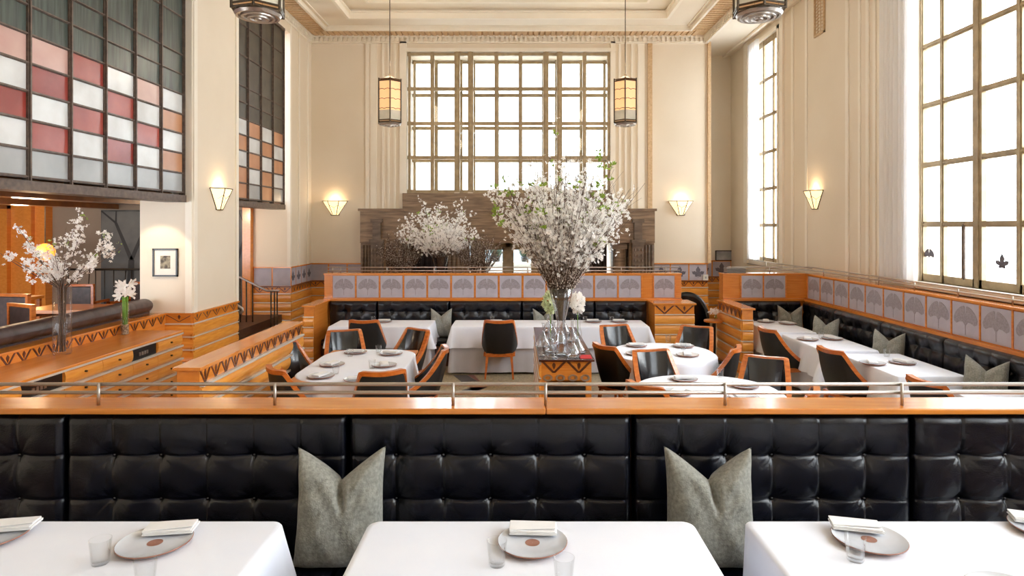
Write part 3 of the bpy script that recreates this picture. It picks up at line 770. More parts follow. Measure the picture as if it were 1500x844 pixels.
# --- left: low wall with zigzag, credenza, bolster
r = thing('low_wall', (-5.18,6.5,0), 'low honey wood wall with zigzag inlay behind the credenza', 'low wall')
MB().box(-5.28,-5.085,3.5,9.2,0,1.08).build('core', M['woody'], r)
MB().box(-5.30,-5.06,3.5,9.2,1.075,1.10).build('cap', M['woody'], r, bevel=.003)
k = MB(); zigzag(k, Fr((-5.085,3.5,0),Y,X), 5.68, .955, 1.072, 27, .004, th=.026); k.build('zigzag_inlay', M['dwood'], r)
# bolster: the leather top of the bar side bench
r = thing('bar_bench', (-5.5,6.3,.5), 'dark brown leather bar bench whose padded back tops the low wall', 'bench')
def bol(u, v):
    a = 2*PI*v; y = 3.6+u*5.55
    s = abs(math.sin(PI*u*5.55/.42)); rr = .10*(.93+.07*s**.35)*min(1, math.sqrt(max(0,(1-u)*5.55/.10)) if u>.98 else 1)
    return (-5.30+rr*1.25*math.cos(a), y, 1.225+rr*math.sin(a))
MB().grid(bol, 260, 18).build('bolster', M['leatherd'], r, smooth=True)
MB().box(-5.45,-5.29,3.6,9.15,.5,1.16).build('bench_back', M['leatherd'], r)
MB().box(-5.95,-5.45,3.6,9.1,.85,.96).build('bench_seat', M['leatherd'], r, bevel=.03)
MB().box(-5.9,-5.45,3.6,9.1,.5,.85).build('bench_base', M['dwood'], r)
# credenza
r = thing('credenza', (-4.75,6.2,0), 'long honey wood credenza with drawers, steel strips and a polished top', 'credenza')
XC = -4.45; Y0c, Y1c = 3.6, 8.44
bays = [8.44,7.87,7.36,6.82,6.25,5.70,5.16,4.62,4.1,3.6]
MB().box(-5.08,XC-.02,Y0c,Y1c-.02,.06,.94).build('body', M['woody'], r)
MB().box(-5.083,XC+.02,Y0c,Y1c+.01,.94,.97).build('top', M['woody'], r, bevel=.004)
MB().box(-5.0,XC-.06,Y0c,Y1c-.06,0,.06).build('plinth', M['dwood'], r)
fC = Fr((XC-.018,0,0),Y,X); rows=[.09,.26,.43,.60,.77,.935]
for bi,(b,a) in enumerate(zip(bays,bays[1:])):
    for ri in range(5):
        z0,z1 = rows[ri],rows[ri+1]
        if ri==4 and bi in (1,4,7):
            k = MB(); k.fbox(fC,a+.01,b-.01,z0+.01,z1,-.002,.002); k.build('niche_shade_panel', M['black'], r)  # flat black panel, painted shade in place of the open niche's hollow
            k = MB()
            for q in range(4): k.fbox(fC,a+.14+q*.05,a+.17+q*.05,z0+.05,z0+.09,.002,.012)
            k.build('niche_fitting', M['steel'], r); continue
        f2 = Fr(fC(a+.003,0,0),Y,X); k = MB(); ribs(k,f2,b-a-.006,z0+.008,z1-.002,1,.022)
        d = k.build('drawer', M['rib'], r, smooth=False)
        c = fC((a+b)/2,(z0+z1)/2+.01,.026)
        MB().tube([c, c+Vector((.022,0,0))],.011,8).build('knob', M['bronze'], d)
k = MB()
for z in rows[1:]: k.box(XC-.02,XC+.024,Y0c,Y1c,z-.010,z+.010)
k.build('steel_strip', M['strip'], r)
# divider between the aisle and the dining tables
r = thing('divider_wall', (-2.93,7.0,0), 'free standing low honey wood divider with zigzag inlay between aisle and tables', 'low wall')
MB().box(-3.03,-2.83,5.66,8.34,0,1.07).build('core', M['woody'], r)
MB().box(-3.05,-2.80,5.62,8.37,1.07,1.10).build('cap', M['woody'], r, bevel=.003)
f = Fr((-2.83,5.66,0),Y,X); k = MB(); ribs(k,f,2.68,.05,.93,5,.03); strips(k,f,2.68,[.05+.176*i for i in range(0,6)],.012,.042,1)
zigzag(k,f,2.68,.935,1.062,13,.005,2,th=.026); k.build('ribbed_side',[M['rib'],M['strip'],M['dwood']],r)
# ------------------------------------------------------------------ console with glassware
yc0,yc1,xc0,xc1 = 6.95,9.15,.24,.85
r = thing('console', ((xc0+xc1)/2,(yc0+yc1)/2,0), 'wood console with dark red polished top standing between the tables', 'console')
MB().box(xc0-.0,xc1,yc0-.03,yc1,.875,.90).build('top', M['red_top'], r, bevel=.004)
k = MB(); k.box(xc0+.03,xc1-.03,yc0+.02,yc1-.02,.66,.875); k.box(xc0+.03,xc0+.09,yc0+.02,yc1-.02,.0,.66); k.box(xc1-.09,xc1-.03,yc0+.02,yc1-.02,.0,.66); k.box(xc0+.03,xc1-.03,yc0+.3,yc1-.3,.0,.66)
k.build('body', M['woodx'], r)
fk = Fr((xc0+.03,yc0+.02,0),X,-Y); k = MB(); zigzag(k,fk,.55,.745,.865,2,.006,0,th=.034); k.build('zigzag_inlay', M['dwood'], r)
k = MB()
for q in range(4): 
    kk = MB().lathe([(.03,0),(.052,0),(.052,.012),(.03,.012)],(0,0,0),20); cc = fk(.07+q*.137,.69,.002)
    kk.v = [(p[0]+cc.x, cc.y-p[2], p[1]*.7+cc.z) for p in kk.v]; k.add(kk.v, kk.f)
k.build('bottle_ring', M['steel'], r)
MB().fbox(fk,.07,.48,.05,.62,.0,.004).build('recess_shade_panel', M['black'], r)  # thin black sheet colours in the shade of the open front
f = Fr((xc0+.03,yc1-.02,0),-Y,-X); k = MB(); ribs(k,f,2.16,.05,.84,5,.025); strips(k,f,2.16,[.05+.158*i for i in range(1,6)],.006,.03,1); k.build('ribbed_side',[M['rib'],M['strip']],r)
q = MB().box(.70,.83,6.96,7.16,.9015,.904); q = q.build('red_cloth', M['redc']); tag(q,'small folded red cloth on the front corner of the console','cloth')
# ------------------------------------------------------------------ sconces
def sconce():
    r = thing('wall_sconce', (0,0,0), cat='wall lamp')
    # local: wall at y=0, facing -Y ; half hexagonal bowl
    top = [(-.29,0),(-.13,-.16),(.13,-.16),(.29,0)]; bot = [(-.07,0),(-.04,-.045),(.04,-.045),(.07,0)]
    g = MB()
    for i in range(3):
        a,b = top[i],top[i+1]; c,d = bot[i+1],bot[i]
        g.add([(a[0],a[1],.165),(b[0],b[1],.165),(c[0],c[1],-.165),(d[0],d[1],-.165)],[(0,1,2,3)])
    o = g.build('glass_shade', M['lampglass'], r, world=False); o.modifiers.new('s','SOLIDIFY').thickness=.004
    f = MB()
    for i in range(4): f.tube([(top[i][0],top[i][1]-.003,.165),(bot[i][0],bot[i][1]-.003,-.165)],.008,6)
    for i in range(3):
        f.tube([(top[i][0],top[i][1]-.003,.165),(top[i+1][0],top[i+1][1]-.003,.165)],.008,6); f.tube([(bot[i][0],bot[i][1]-.003,-.165),(bot[i+1][0],bot[i+1][1]-.003,-.165)],.008,6)
    # zigzag tracery on each facet
    for i in range(3):
        a=Vector((*top[i],.165)); b=Vector((*top[i+1],.165)); c=Vector((*bot[i+1],-.165)); d=Vector((*bot[i],-.165))
        L=a.lerp(d,.3); R=b.lerp(c,.3); m=(a.lerp(b,.5)).lerp(c.lerp(d,.5),.48)
        out=Vector((0,-.005,0)); f.tube([L+out,m+out,R+out],.004,5)
        f.tube([m+out,(c.lerp(d,.5))+out],.003,5)
    f.build('bronze_frame', M['bronze'], r, world=False)
    MB().box(-.10,.10,-.006,0,-.17,.10).build('back_plate', M['bronze'], r, world=False)
    return r
sconce = Kind(sconce); SC=[]
def put_sconce(loc, rz, label, nrm):
    sconce(loc, rz, label, 'alabaster wall sconces')
    L = bpy.data.lights.new('sconce_bulb','POINT'); L.energy=4; L.color=(1,.72,.42); L.shadow_soft_size=.06
    o = bpy.data.objects.new('sconce_bulb', L); COL.objects.link(o); o.location=(loc[0]+nrm[0]*.10,loc[1]+nrm[1]*.10,loc[2]+.20)
put_sconce((pm(491,YB),YB-.002,2.78),0,'lit trapezoid wall sconce on the back wall left of the stone portal',(0,-1))
put_sconce((pm(997,YB),YB-.002,2.78),0,'lit trapezoid wall sconce on the back wall right of the stone portal',(0,-1))
y=F*XW/(1195-PX); put_sconce((XW-.002,y,H+39*y/F),-PI/2,'lit trapezoid wall sconce on the right wall between the windows',(-1,0))
y=F*4.7/(757-320); put_sconce((-4.698,y,H+40*y/F),PI/2,'lit trapezoid wall sconce on the bright side of the left pier',(1,0))
# ------------------------------------------------------------------ lanterns
def lantern():
    r = thing('pendant_lantern', (0,0,0), cat='pendant lamp')
    R=.235; h=.80; n=6; a0=PI/6+.12
    pt=[(R*math.cos(a0+PI/3*k),R*math.sin(a0+PI/3*k)) for k in range(n)]
    for k in range(n):
        a,b=pt[k],pt[(k+1)%n]
        nv=5
        for (z0,z1,m,nm) in ((.22,h-.04,'lampwarm','lit_glass_panel'),(.03,.22,'lamppale','pale_glass_panel')):
            MB().add([(a[0]*.97,a[1]*.97,z0),(b[0]*.97,b[1]*.97,z0),(b[0]*.97,b[1]*.97,z1),(a[0]*.97,a[1]*.97,z1)],[(0,1,2,3)]).build(nm,M[m],r,world=False).modifiers.new('s','SOLIDIFY').thickness=.004
    f=MB()
    for k in range(n):
        a,b=pt[k],pt[(k+1)%n]
        f.tube([(a[0],a[1],-.01),(a[0],a[1],h+.02)],.013,6)
        for z in (0,.035,h-.03,h): f.tube([(a[0],a[1],z),(b[0],b[1],z)],.010,6)
        for z in (.24,.42,.60):
            pts=[]
            for j in range(13):
                t=j/12; pts.append((a[0]+(b[0]-a[0])*t,a[1]+(b[1]-a[1])*t,z+.018*abs(math.sin(PI*t*2))))
            f.tube(pts,.005,5)
    f.build('lantern_frame',M['bronze'],r,world=False)
    g=MB(); g.lathe([(.20,.0),(.205,-.02),(.19,-.045),(.17,-.045),(.165,-.03),(.15,-.03),(.145,-.055),(.125,-.055),(.12,-.04),(.10,-.04),(.095,-.065),(.07,-.065),(.065,-.05),(.04,-.05),(.035,-.07),(.001,-.075)],(0,0,0),36); g.build('ringed_base',M['steel'],r,world=False,smooth='auto')
    MB().lathe([(.22,h),(.12,h+.05),(.03,h+.09),(.012,h+.13)],(0,0,0),6).build('cap',M['bronze'],r,world=False)
    c=MB().tube([(0,0,h+.12),(0,0,2.9)],.009,6); c.build('hanging_rod',M['bronze'],r,world=False)
    return r
lantern=Kind(lantern)
def put_lantern(px,d,label):
    lantern((pm(px,d),d,H+147*12/F+.06),.1 if px<757 else -.3,label,'hexagonal pendant lanterns')
    L=bpy.data.lights.new('lantern_bulb','POINT'); L.energy=40; L.color=(1,.8,.55); L.shadow_soft_size=.3
    o=bpy.data.objects.new('lantern_bulb',L); COL.objects.link(o); o.location=(pm(px,d),d,H+147*12/F+.06+1.15)
put_lantern(571,12,'hexagonal lantern hanging left of the tall back window'); put_lantern(916,12,'hexagonal lantern hanging right of the tall back window')
put_lantern(378,5.8,'large near lantern cut by the top edge, over the left side'); put_lantern(1112,5.8,'large near lantern cut by the top edge, over the right side')
# vent grille high on the right wall
r=thing('vent_grille',(XW,12.1,5.76),'tall narrow bronze lattice grille high on the right wall','grille')
y0v,y1v=F*XW/(1209-PX),F*XW/(1194-PX)
k=MB(); k.box(XW-.03,XW,y0v,y0v+.03,5.76,6.64); k.box(XW-.03,XW,y1v-.03,y1v,5.76,6.64); k.box(XW-.03,XW,y0v,y1v,5.76,5.79); k.build('frame',M['gilt'],r)
k=MB(); L=y1v-y0v-.06
for i in range(14):
    z=5.80+i*.06; k.tube([(XW-.018,y0v+.03,z),(XW-.018,y0v+.03+L/2,z+.03),(XW-.018,y1v-.03,z)],.008,5)
for q in (.33,.66): k.box(XW-.022,XW-.012,y0v+.03+L*q-.005,y0v+.03+L*q+.005,5.79,6.64)
k.build('lattice',M['gilt'],r)
# pictures
def picture(fr,w,h,label,inner=True,fm='black',mm='paper'):
    r=thing('framed_picture',tuple(fr(0,0,0)),label,'picture')
    k=MB(); t=.022
    k.fbox(fr,-w/2,w/2,-h/2,-h/2+t,0,.03); k.fbox(fr,-w/2,w/2,h/2-t,h/2,0,.03); k.fbox(fr,-w/2,-w/2+t,-h/2,h/2,0,.03); k.fbox(fr,w/2-t,w/2,-h/2,h/2,0,.03)
    k.build('frame',M[fm],r); m=MB().fbox(fr,-w/2+t,w/2-t,-h/2+t,h/2-t,0,.012).build('mat_board' if inner else 'print',M[mm],r)
    if inner: MB().fbox(fr,-w*.20,w*.20,-h*.22,h*.24,.012,.014).build('print',M['photo'],m)
picture(Fr((-5.085,9.199,1.83),X,-Y),.36,.405,'small black framed print with wide white mat on the left pier')
picture(Fr((pm(1061,15.99),15.99,1.62),X,-Y),.46,.26,'dark framed silvery print on the wall in the far right corner',False,'black','mirror')
# murals, bar wall lamp
for i,(a,b,tx,sc,lab) in enumerate(((-8.75,-7.6,-8.15,1.0,'dark mural of a bare tree on the bar wall left of the picture pier'),(-6.25,-5.75,-5.95,.8,'narrow dark mural of a bare tree beyond the stair opening'),(-11.3,-10.98,-11.12,.6,'grey mural strip of thin branches at the far left of the bar'))):
    r=thing('tree_mural',((a+b)/2,13.38,.6),lab,'mural','tree murals')
    MB().box(a,b,13.36,13.395,.6,2.7).build('board',M['mural'],r)
    k=MB(); rg=random.Random(5+i)
    def br(p,ang,l,w,dep):
        q=(p[0]+math.sin(ang)*l,p[1]+math.cos(ang)*l)
        q=(min(max(q[0],a+.01),b-.01),min(q[1],2.68))
        dx,dz=q[0]-p[0],q[1]-p[1]; LL=math.hypot(dx,dz) or 1; nx,nz=-dz/LL,dx/LL; w2=w*.68
        k.add([(p[0]-nx*w,13.357,p[1]-nz*w),(p[0]+nx*w,13.357,p[1]+nz*w),(q[0]+nx*w2,13.357,q[1]+nz*w2),(q[0]-nx*w2,13.357,q[1]-nz*w2)],[(0,1,2,3)])
        if dep>0:
            for s in ((-1,1) if dep>1 else (-1,1,0)): br(q,ang+s*rg.uniform(.3,.6)+rg.uniform(-.1,.1),l*rg.uniform(.62,.85),w2*.72,dep-1)
    br((tx,.6),.04,.75*sc+.3,.09*sc,6)
    k.build('tree_motif',M['tree'],r)
# bar stair rail and handrail
k=[]
r=thing('bar_railing',(-8.3,12.6,.5),'dark iron railing with thin bars at the back of the bar','railing')
MB().tube([(-9.0,12.6,1.5),(-7.2,12.6,1.5),(-6.2,12.6,1.42)],.022,8).build('top_rail',M['black'],r,smooth=True)
for i in range(16): 
    x=-8.9+i*.18; MB().tube([(x,12.6,.5),(x+(.06 if i%4==2 else 0),12.6,1.48 if x<-7.2 else 1.44)],.010,6).build('baluster',M['black'],r,smooth=True)
d=12.3; q=lambda px,py: (pm(px,d),d,H-(py-PY)*d/F)
r=thing('stair_handrail',(pm(380,d),d,0),'sloping metal stair handrail in the opening right of the left pier','railing')
MB().tube([q(343,406),q(352,406.5),q(391,426),(q(409,426)[0],d,q(409,426)[2])],.02,8).build('grab_rail',M['steel'],r,smooth=True)
for px,py in ((352,407),(361,411),(370,416)): MB().tube([q(px,py),(pm(px,d),d,.16)],.014,6).build('post',M['bronze'],r,smooth=True)
for px in (397,402,406): MB().tube([q(px,427),(pm(px,d),d,0)],.014,6).build('post',M['bronze'],r,smooth=True)
d=10.9; q=lambda px,py: (pm(px,d),d,H-(py-PY)*d/F)
r=thing('stair_handrail',(pm(350,d),d,0),'short curved handrail end at the foot of the left pier','railing')
MB().tube([q(340,444),q(347,447),q(355,452),q(356,456),q(351,459)],.022,8).build('grab_rail',M['steel'],r,smooth=True)
MB().tube([q(349,448),(pm(349,d),d,.2)],.014,6).build('post',M['bronze'],r,smooth=True)
# ================================================================== CHAIRS
def cr(pts, n):
    """Catmull-Rom through points"""
    out=[]; p=[Vector(q) for q in pts]; p=[p[0]*2-p[1]]+p+[p[-1]*2-p[-2]]
    for i in range(1,len(p)-2):
        for k in range(n):
            t=k/n; a,b,c,d=p[i-1:i+3]
            out.append(.5*((2*b)+(c-a)*t+(2*a-5*b+4*c-d)*t*t+(3*b-a-3*c+d)*t**3))
    out.append(p[-2]); return out
def chair():
    r=thing('dining_chair',(0,0,0),cat='chair')
    half=[(0,-.325,.895),(.11,-.315,.90),(.20,-.285,.905),(.222,-.262,.885),(.243,-.19,.77),(.262,-.09,.64),(.272,.03,.53),(.268,.16,.455),(.262,.235,.425)]
    base=[(0,-.215,.385),(.09,-.205,.385),(.165,-.175,.385),(.195,-.15,.385),(.222,-.09,.385),(.24,-.01,.385),(.25,.08,.385),(.252,.17,.385),(.25,.235,.385)]
    def full(h,n=3):
        q=cr([(-x,y,z) for x,y,z in reversed(h[1:])]+h,n); return q
    R=full(half); B=full(base); m=len(R); c0=Vector((0,.05,0))
    def inn(i):
        t=(R[min(i+1,m-1)]-R[max(i-1,0)]); t.z=0; n=Vector((-t.y,t.x,0)); 
        if n.length<1e-6: n=Vector((0,1,0))
        n.normalize(); return n
    N=[inn(i) for i in range(m)]
    nv=9; vo=[]; vi=[]
    for j in range(nv+1):
        t=j/nv
        for i in range(m):
            o=R[i].lerp(B[i],t)-N[i]*(.018*math.sin(PI*t)); vo.append(o)
            hh=(R[i].z-.46)/.44; hh=max(0,min(1,hh))
            q=R[i].lerp(B[i]+Vector((0,0,.03)),t)+N[i]*(.040+.016*math.sin(PI*t)*hh); vi.append(q)
    fo=[(j*m+i,j*m+i+1,(j+1)*m+i+1,(j+1)*m+i) for j in range(nv) for i in range(m-1)]
    k=MB(); k.add(vo,[tuple(reversed(f)) for f in fo]); a=len(vo)
    k.add([R[i] for i in range(m)]+[vi[i] for i in range(m)],[(i,i+1,m+i+1,m+i) for i in range(m-1)])
    k.build('outer_back',M['chairback'],r,world=False,smooth='auto')
    k=MB(); k.add(vi,fo); k.build('backrest',M['chairleather'],r,world=False,smooth=True)
    # wooden rim, a flat band following the edge
    k=MB(); vs=[]
    for i in range(m):
        t=(R[min(i+1,m-1)]-R[max(i-1,0)]).normalized(); n=N[i]; d=t.cross(n).normalized()
        if d.z>0 and abs(t.z)<.5: pass
        dn = -d if d.z>0 else d
        for (a_,b_) in ((-.012,.016),(.042,.016),(.042,-.028),(-.012,-.028)): vs.append(R[i]+n*a_-dn*b_)
    k.add(vs,[(i*4+q,i*4+(q+1)%4,(i+1)*4+(q+1)%4,(i+1)*4+q) for i in range(m-1) for q in range(4)]+[(3,2,1,0),tuple((m-1)*4+q for q in range(4))])
    k.build('wood_rim',M['chairwood'],r,world=False,bevel=.004)
    # seat
    def se(u,v): 
        a=2*PI*u; rr=v
        ex=abs(math.cos(a))**.6*math.copysign(1,math.cos(a)); ey=abs(math.sin(a))**.6*math.copysign(1,math.sin(a))
        return (.225*ex*min(1,v*1.0), .035+.215*ey*min(1,v*1.0), .475-.055*max(0,(v-.6)/.4)**2 if v<1 else .39)
    vs=[];
    MB().grid(se,32,10).build('seat_cushion',M['chairleather'],r,world=False,smooth=True)
    k=MB(); k.box(-.235,.235,.215,.25,.335,.40); k.box(-.215,.215,-.205,-.165,.335,.39); k.box(-.245,-.21,-.15,.235,.335,.395); k.box(.21,.245,-.15,.235,.335,.395)
    k.build('seat_rail',M['chairwood'],r,world=False,bevel=.004)
    for (x,y,tx,ty) in ((-.225,.225,-.235,.245),(.225,.225,.235,.245),(-.185,-.165,-.215,-.24),(.185,-.165,.215,-.24)):
        w=.021; v=.013
        MB().add([(tx-v,ty-v,0),(tx+v,ty-v,0),(tx+v,ty+v,0),(tx-v,ty+v,0),(x-w,y-w,.37),(x+w,y-w,.37),(x+w,y+w,.37),(x-w,y+w,.37)],MB.BF).build('leg',M['chairwood'],r,world=False,bevel=.003)
    return r
chair=Kind(chair); D=math.radians
CH=[ # x,y,rz,label,group
 ((-2.35,10.02),0,'black leather chair seen from behind at the left table of the back banquette'),
 ((-.27,10.0),0,'black leather chair seen squarely from behind, centre of the room'),
 ((-2.62,7.72),-112,'chair with shiny seat back left of the oval left table, beside the divider'),
 ((-2.30,8.55),-160,'chair facing the camera at the far left corner of the oval left table'),
 ((-1.55,8.68),143,'chair at the far right corner of the oval left table, dark inner back'),
 ((-1.14,7.5),97,'chair turned side-on at the right side of the oval left table'),
 ((-1.42,6.58),18,'chair seen from behind at the near end of the oval left table'),
 ((-2.24,6.62),-48,'chair at the near left corner of the oval left table, cut by the rail'),
 ((1.50,9.0),-162,'chair facing the camera at the far left of the round table'),
 ((2.46,8.92),150,'chair at the far right of the round table, near the service cabinet'),
 ((1.30,7.85),-60,'tall dark chair seen from behind at the left of the round table'),
 ((2.36,7.68),62,'chair seen from behind at the right of the round table'),
 ((1.62,7.12),-167,'chair with glossy black back facing the camera behind the near round table'),
 ((2.62,6.76),152,'dark chair at the far right of the near round table'),
 ((1.38,5.95),-52,'chair at the near left of the near round table, mostly behind the rail'),
 ((2.36,5.72),58,'chair at the near right of the near round table, behind the rail'),
 ((3.80,9.0),-80,'dark chair with curved wood edge at the second table of the right booth'),
 ((3.95,7.52),-78,'dark chair with curved wood edge at the third table of the right booth'),
 ((4.10,6.0),-80,'chair at the nearest table of the right booth, just showing above the rail')]
for (x,y),a,l in CH: chair((x,y,0),D(a),l,'black leather dining chairs with wood rims')
# ================================================================== TABLES
def ped(name,label,x,y,hx,hy,zt,z0=0,rnd=False,group='dining tables under white cloths'):
    r=thing(name,(x,y,z0),label,'table',group)
    k=MB()
    if rnd: k.lathe([(.001,zt-z0-.03),(min(hx,hy),zt-z0-.03),(min(hx,hy),zt-z0-.004),(.001,zt-z0-.004)],(0,0,0),40)
    else: k.box(-hx,hx,-hy,hy,zt-z0-.03,zt-z0-.004)
    k.build('tabletop',M['wood'],r,world=False)
    MB().tube([(0,0,.03),(0,0,zt-z0-.03)],.04,12).build('column',M['black'],r,world=False,smooth='auto')
    MB().lathe([(.0,.03),(.06,.03),(.22,.012),(.22,0),(.0,0)],(0,0,0),28).build('base',M['black'],r,world=False,smooth='auto')
    return r
def table(x,y,hx,hy,zt,drop,label,clabel,r=.03,under=None,amp=.012,folds=22,flare=.02,corner=.03,seed=1,z0=0,rnd=False):
    ped('dining_table',label,x,y,hx-.01,hy-.01,zt-.002,z0,rnd)
    if under:
        o=folded(x,y,hx-.002,hy-.002,r,zt-.004,under,amp*.7,folds,flare*.5,corner*.4,seed+50,z0=z0).build('table_underlay',M['cloth2'],smooth=True)
        tag(o,clabel.replace('tablecloth','underlay cloth below the tablecloth'),'tablecloth','underlay cloths')
    o=folded(x,y,hx+.006,hy+.006,r,zt+.002,drop,amp,folds,flare,corner,seed,z0=z0).build('tablecloth',M['cloth'],smooth=True)
    tag(o,clabel,'tablecloth','white tablecloths')
T=.75; TF=ZF+.75
table(-1.73,2.415,.70,.375,TF,.62,'left foreground table under a white cloth','white tablecloth on the left foreground table',r=.05,amp=.010,folds=9,flare=.05,corner=.06,seed=3,z0=ZF)
table(.062,2.415,.70,.375,TF,.62,'centre foreground table under a white cloth','white tablecloth on the centre foreground table',r=.05,amp=.008,folds=9,flare=.03,corner=.04,seed=4,z0=ZF)
table(1.71,2.415,.70,.375,TF,.62,'right foreground table under a white cloth','white tablecloth on the right foreground table',r=.03,amp=.004,folds=7,flare=.01,corner=.01,seed=5,z0=ZF)
table(-2.20,10.48,.80,.36,T,.42,'left table at the back banquette','white tablecloth on the left table of the back banquette',under=.03,amp=.014,folds=18,flare=.05,corner=.07,seed=6)
table(-.25,10.48,.79,.36,T,.42,'middle table at the back banquette','white tablecloth on the middle table of the back banquette',under=.03,amp=.014,folds=18,flare=.05,corner=.07,seed=7)
table(1.36,10.48,.75,.36,T,.42,'right table at the back banquette','white tablecloth on the right table of the back banquette',under=.03,amp=.014,folds=18,flare=.05,corner=.08,seed=8)
table(-1.83,7.40,.56,.86,T,.30,'long oval table at the left of the room','white tablecloth on the long oval left table',r=.40,amp=.026,folds=24,flare=.05,corner=.02,seed=9,under=.25)
table(1.86,8.05,.62,.66,T,.32,'round table right of the console','white tablecloth on the round table right of the console',r=.58,amp=.026,folds=22,flare=.05,corner=.0,seed=10,rnd=True)
table(1.86,6.15,.68,.68,T,.32,'round table nearest the rail','white tablecloth on the round table nearest the rail',r=.62,amp=.026,folds=22,flare=.05,corner=.0,seed=11,rnd=True)
RT=[(4.19,10.16,.33,.57,'farthest'),(4.30,8.80,.355,.62,'second'),(4.43,7.38,.365,.60,'third'),(4.62,5.60,.40,.62,'nearest')]
for i,(x,y,hx,hy,n) in enumerate(RT):
    table(x,y,hx,hy,T,.38,'%s table of the right booth'%n,'white tablecloth on the %s table of the right booth'%n,under=.10,amp=.018,folds=16,flare=.05,corner=.10,seed=20+i)
# ================================================================== PLACE SETTINGS
def plate():
    r=thing('plate',(0,0,0),cat='plate')
    R=.142
    MB().lathe([(.001,.010),(.085,.010),(.12,.015),(R-.004,.021),(R-.002,.022)],(0,0,0),40).build('glazed_face',M['plate'],r,world=False,smooth=True)
    MB().lathe([(R-.002,.022),(R,.020),(R-.002,.016),(.115,.005),(.08,.0),(.001,.0)],(0,0,0),40).build('clay_rim',M['clay'],r,world=False,smooth=True)
    MB().lathe([(.001,.0112),(.030,.0112)],(0,0,0),20).build('centre_spot',M['clay'],r,world=False)
    return r
def napkin():
    k=MB(); a,b=.098,.048
    for i,(z,s,dx) in enumerate(((.0,1,.0),(.0052,.985,.003),(.0104,.965,-.002))):
        k.box(-a*s+dx,a*s+dx,-b*s,b*s,z,z+.0046)
    k.add([(-a,b*.9,.0155),(a*.96,b*.9,.0155),(a*.96,-b*.55,.0185),(-a,-b*.9,.0155),(-a,b*.9,.019),(a*.96,b*.9,.019),(a*.96,-b*.55,.0215),(-a,-b*.9,.019)],MB.BF)
    o=k.build('napkin',M['napkin'],world=False,bevel=.0015); o['category']='napkin'; return o
def tumbler():
    k=MB(); k.lathe([(.001,.0),(.029,.0),(.031,.004),(.039,.092),(.0395,.094),(.0375,.094),(.029,.012),(.001,.010)],(0,0,0),28)
    o=k.build('tumbler',M['glass'],world=False,smooth=True); o['category']='glass'; return o
plate=Kind(plate); napkin=Kind(napkin); tumbler=Kind(tumbler)
def setting(px,py,zt,where,side,ang=0,off=(0,.045),nap=True):
    x,y,_=P(px,py,zt+.015); z=zt+.004
    plate((x,y,z),0,'grey plate on %s, %s'%(where,side),'glazed plates with clay rims')
    if nap:
        c,s=math.cos(ang),math.sin(ang)
        napkin((x+off[0]*c-off[1]*s,y+off[0]*s+off[1]*c,z+.022),ang,'folded napkin on %s, %s'%(where,side),'folded napkins')
def glass(px,py,zt,label): 
    x,y,_=P(px,py,zt); tumbler((x,y,zt+.004),0,label,'water glasses')
wF='the %s foreground table'
setting(227,795,TF,wF%'left','at its middle',D(8),(.03,.085)); setting(-14,785,TF,wF%'left','cut by the left edge',D(10),(.05,.05))
setting(780,795,TF,wF%'centre','at its middle',D(-3),(.0,.085)); setting(1273,790,TF,wF%'right','at its middle',D(-14),(-.03,.08))
setting(1536,775,TF,wF%'right','at the right edge',D(-20),(-.02,.05)); setting(1482,873,TF,wF%'right','at the bottom right corner',D(170),(0,.09),nap=False)
glass(147,827,TF,'water glass left of the plate on the left foreground table'); 
x,y,_=P(213,820,TF+.094); tumbler((x,y,TF+.004),0,'water glass at the bottom edge, left foreground table','water glasses')
glass(728,829,TF,'water glass left of the plate on the centre foreground table')
x,y,_=P(826,818,TF+.094); tumbler((x,y,TF+.004),0,'water glass at the bottom edge, centre foreground table','water glasses')
glass(1253,822,TF,'water glass in front of the plate on the right foreground table')
wb_='the %s table of the back banquette'
setting(562,471,T,wb_%'left','at its far side'); setting(541,477,T,wb_%'left','partly behind the chair'); setting(727,472,T,wb_%'middle','behind the chair back')
setting(869,471,T,wb_%'right','left one of two'); setting(907,471,T,wb_%'right','right one of two')
glass(547,472,T,'small glass on the left table of the back banquette'); glass(721,472,T,'small glass behind the chair on the middle table of the back banquette')
glass(857,472,T,'small glass by the left plate on the right table of the back banquette'); glass(896,472,T,'small glass by the right plate on the right table of the back banquette')
wo='the oval left table'
for px,py,s,a in ((521,516,'far left place',0),(573,518,'far right place',-20),(486.6,534,'middle left place',75),(563,535,'middle right place',-75),(470,551,'near left place',70),(524,556,'near end by the chair back',10)): setting(px,py,T,wo,s,D(a),(0,.0))
glass(554.6,517,T,'small glass beside the far right plate on the oval left table'); glass(513,523,T,'small glass below the far left plate on the oval left table'); glass(492,548,T,'small glass between the left plates on the oval left table'); glass(545,540,T,'small glass by the middle right plate on the oval left table')
wr='the round table right of the console'
for px,py,s,a in ((932.4,506,'far left place',0),(1001,507,'far right place',-15),(1007,520,'near right place',80),(933,518,'near left place',-80)): setting(px,py,T,wr,s,D(a),(0,0))
glass(979,502,T,'small glass at the far side of the round table right of the console'); glass(1001,513,T,'small glass between the right plates on the round table right of the console')
wn='the round table nearest the rail'
for px,py,s,a in ((1002,555,'far left place',0),(992,575,'near left place',60),(1090,565,'far right place',-10),(1090,582,'near right place',10)): setting(px,py,T,wn,s,D(a),(0,0))
glass(1055,553,T,'small glass at the far side of the round table nearest the rail')
wq='the %s table of the right booth'
for px,py,n,s in ((1122,471,'farthest','chair side'),(1154,474,'farthest','bench side'),(1183,497,'second','chair side'),(1219,496,'second','bench side'),(1278,532,'third','chair side'),(1322,531,'third','bench side')): setting(px,py,T,wq%n,s,D(70 if s[0]=='c' else -70),(0,0))
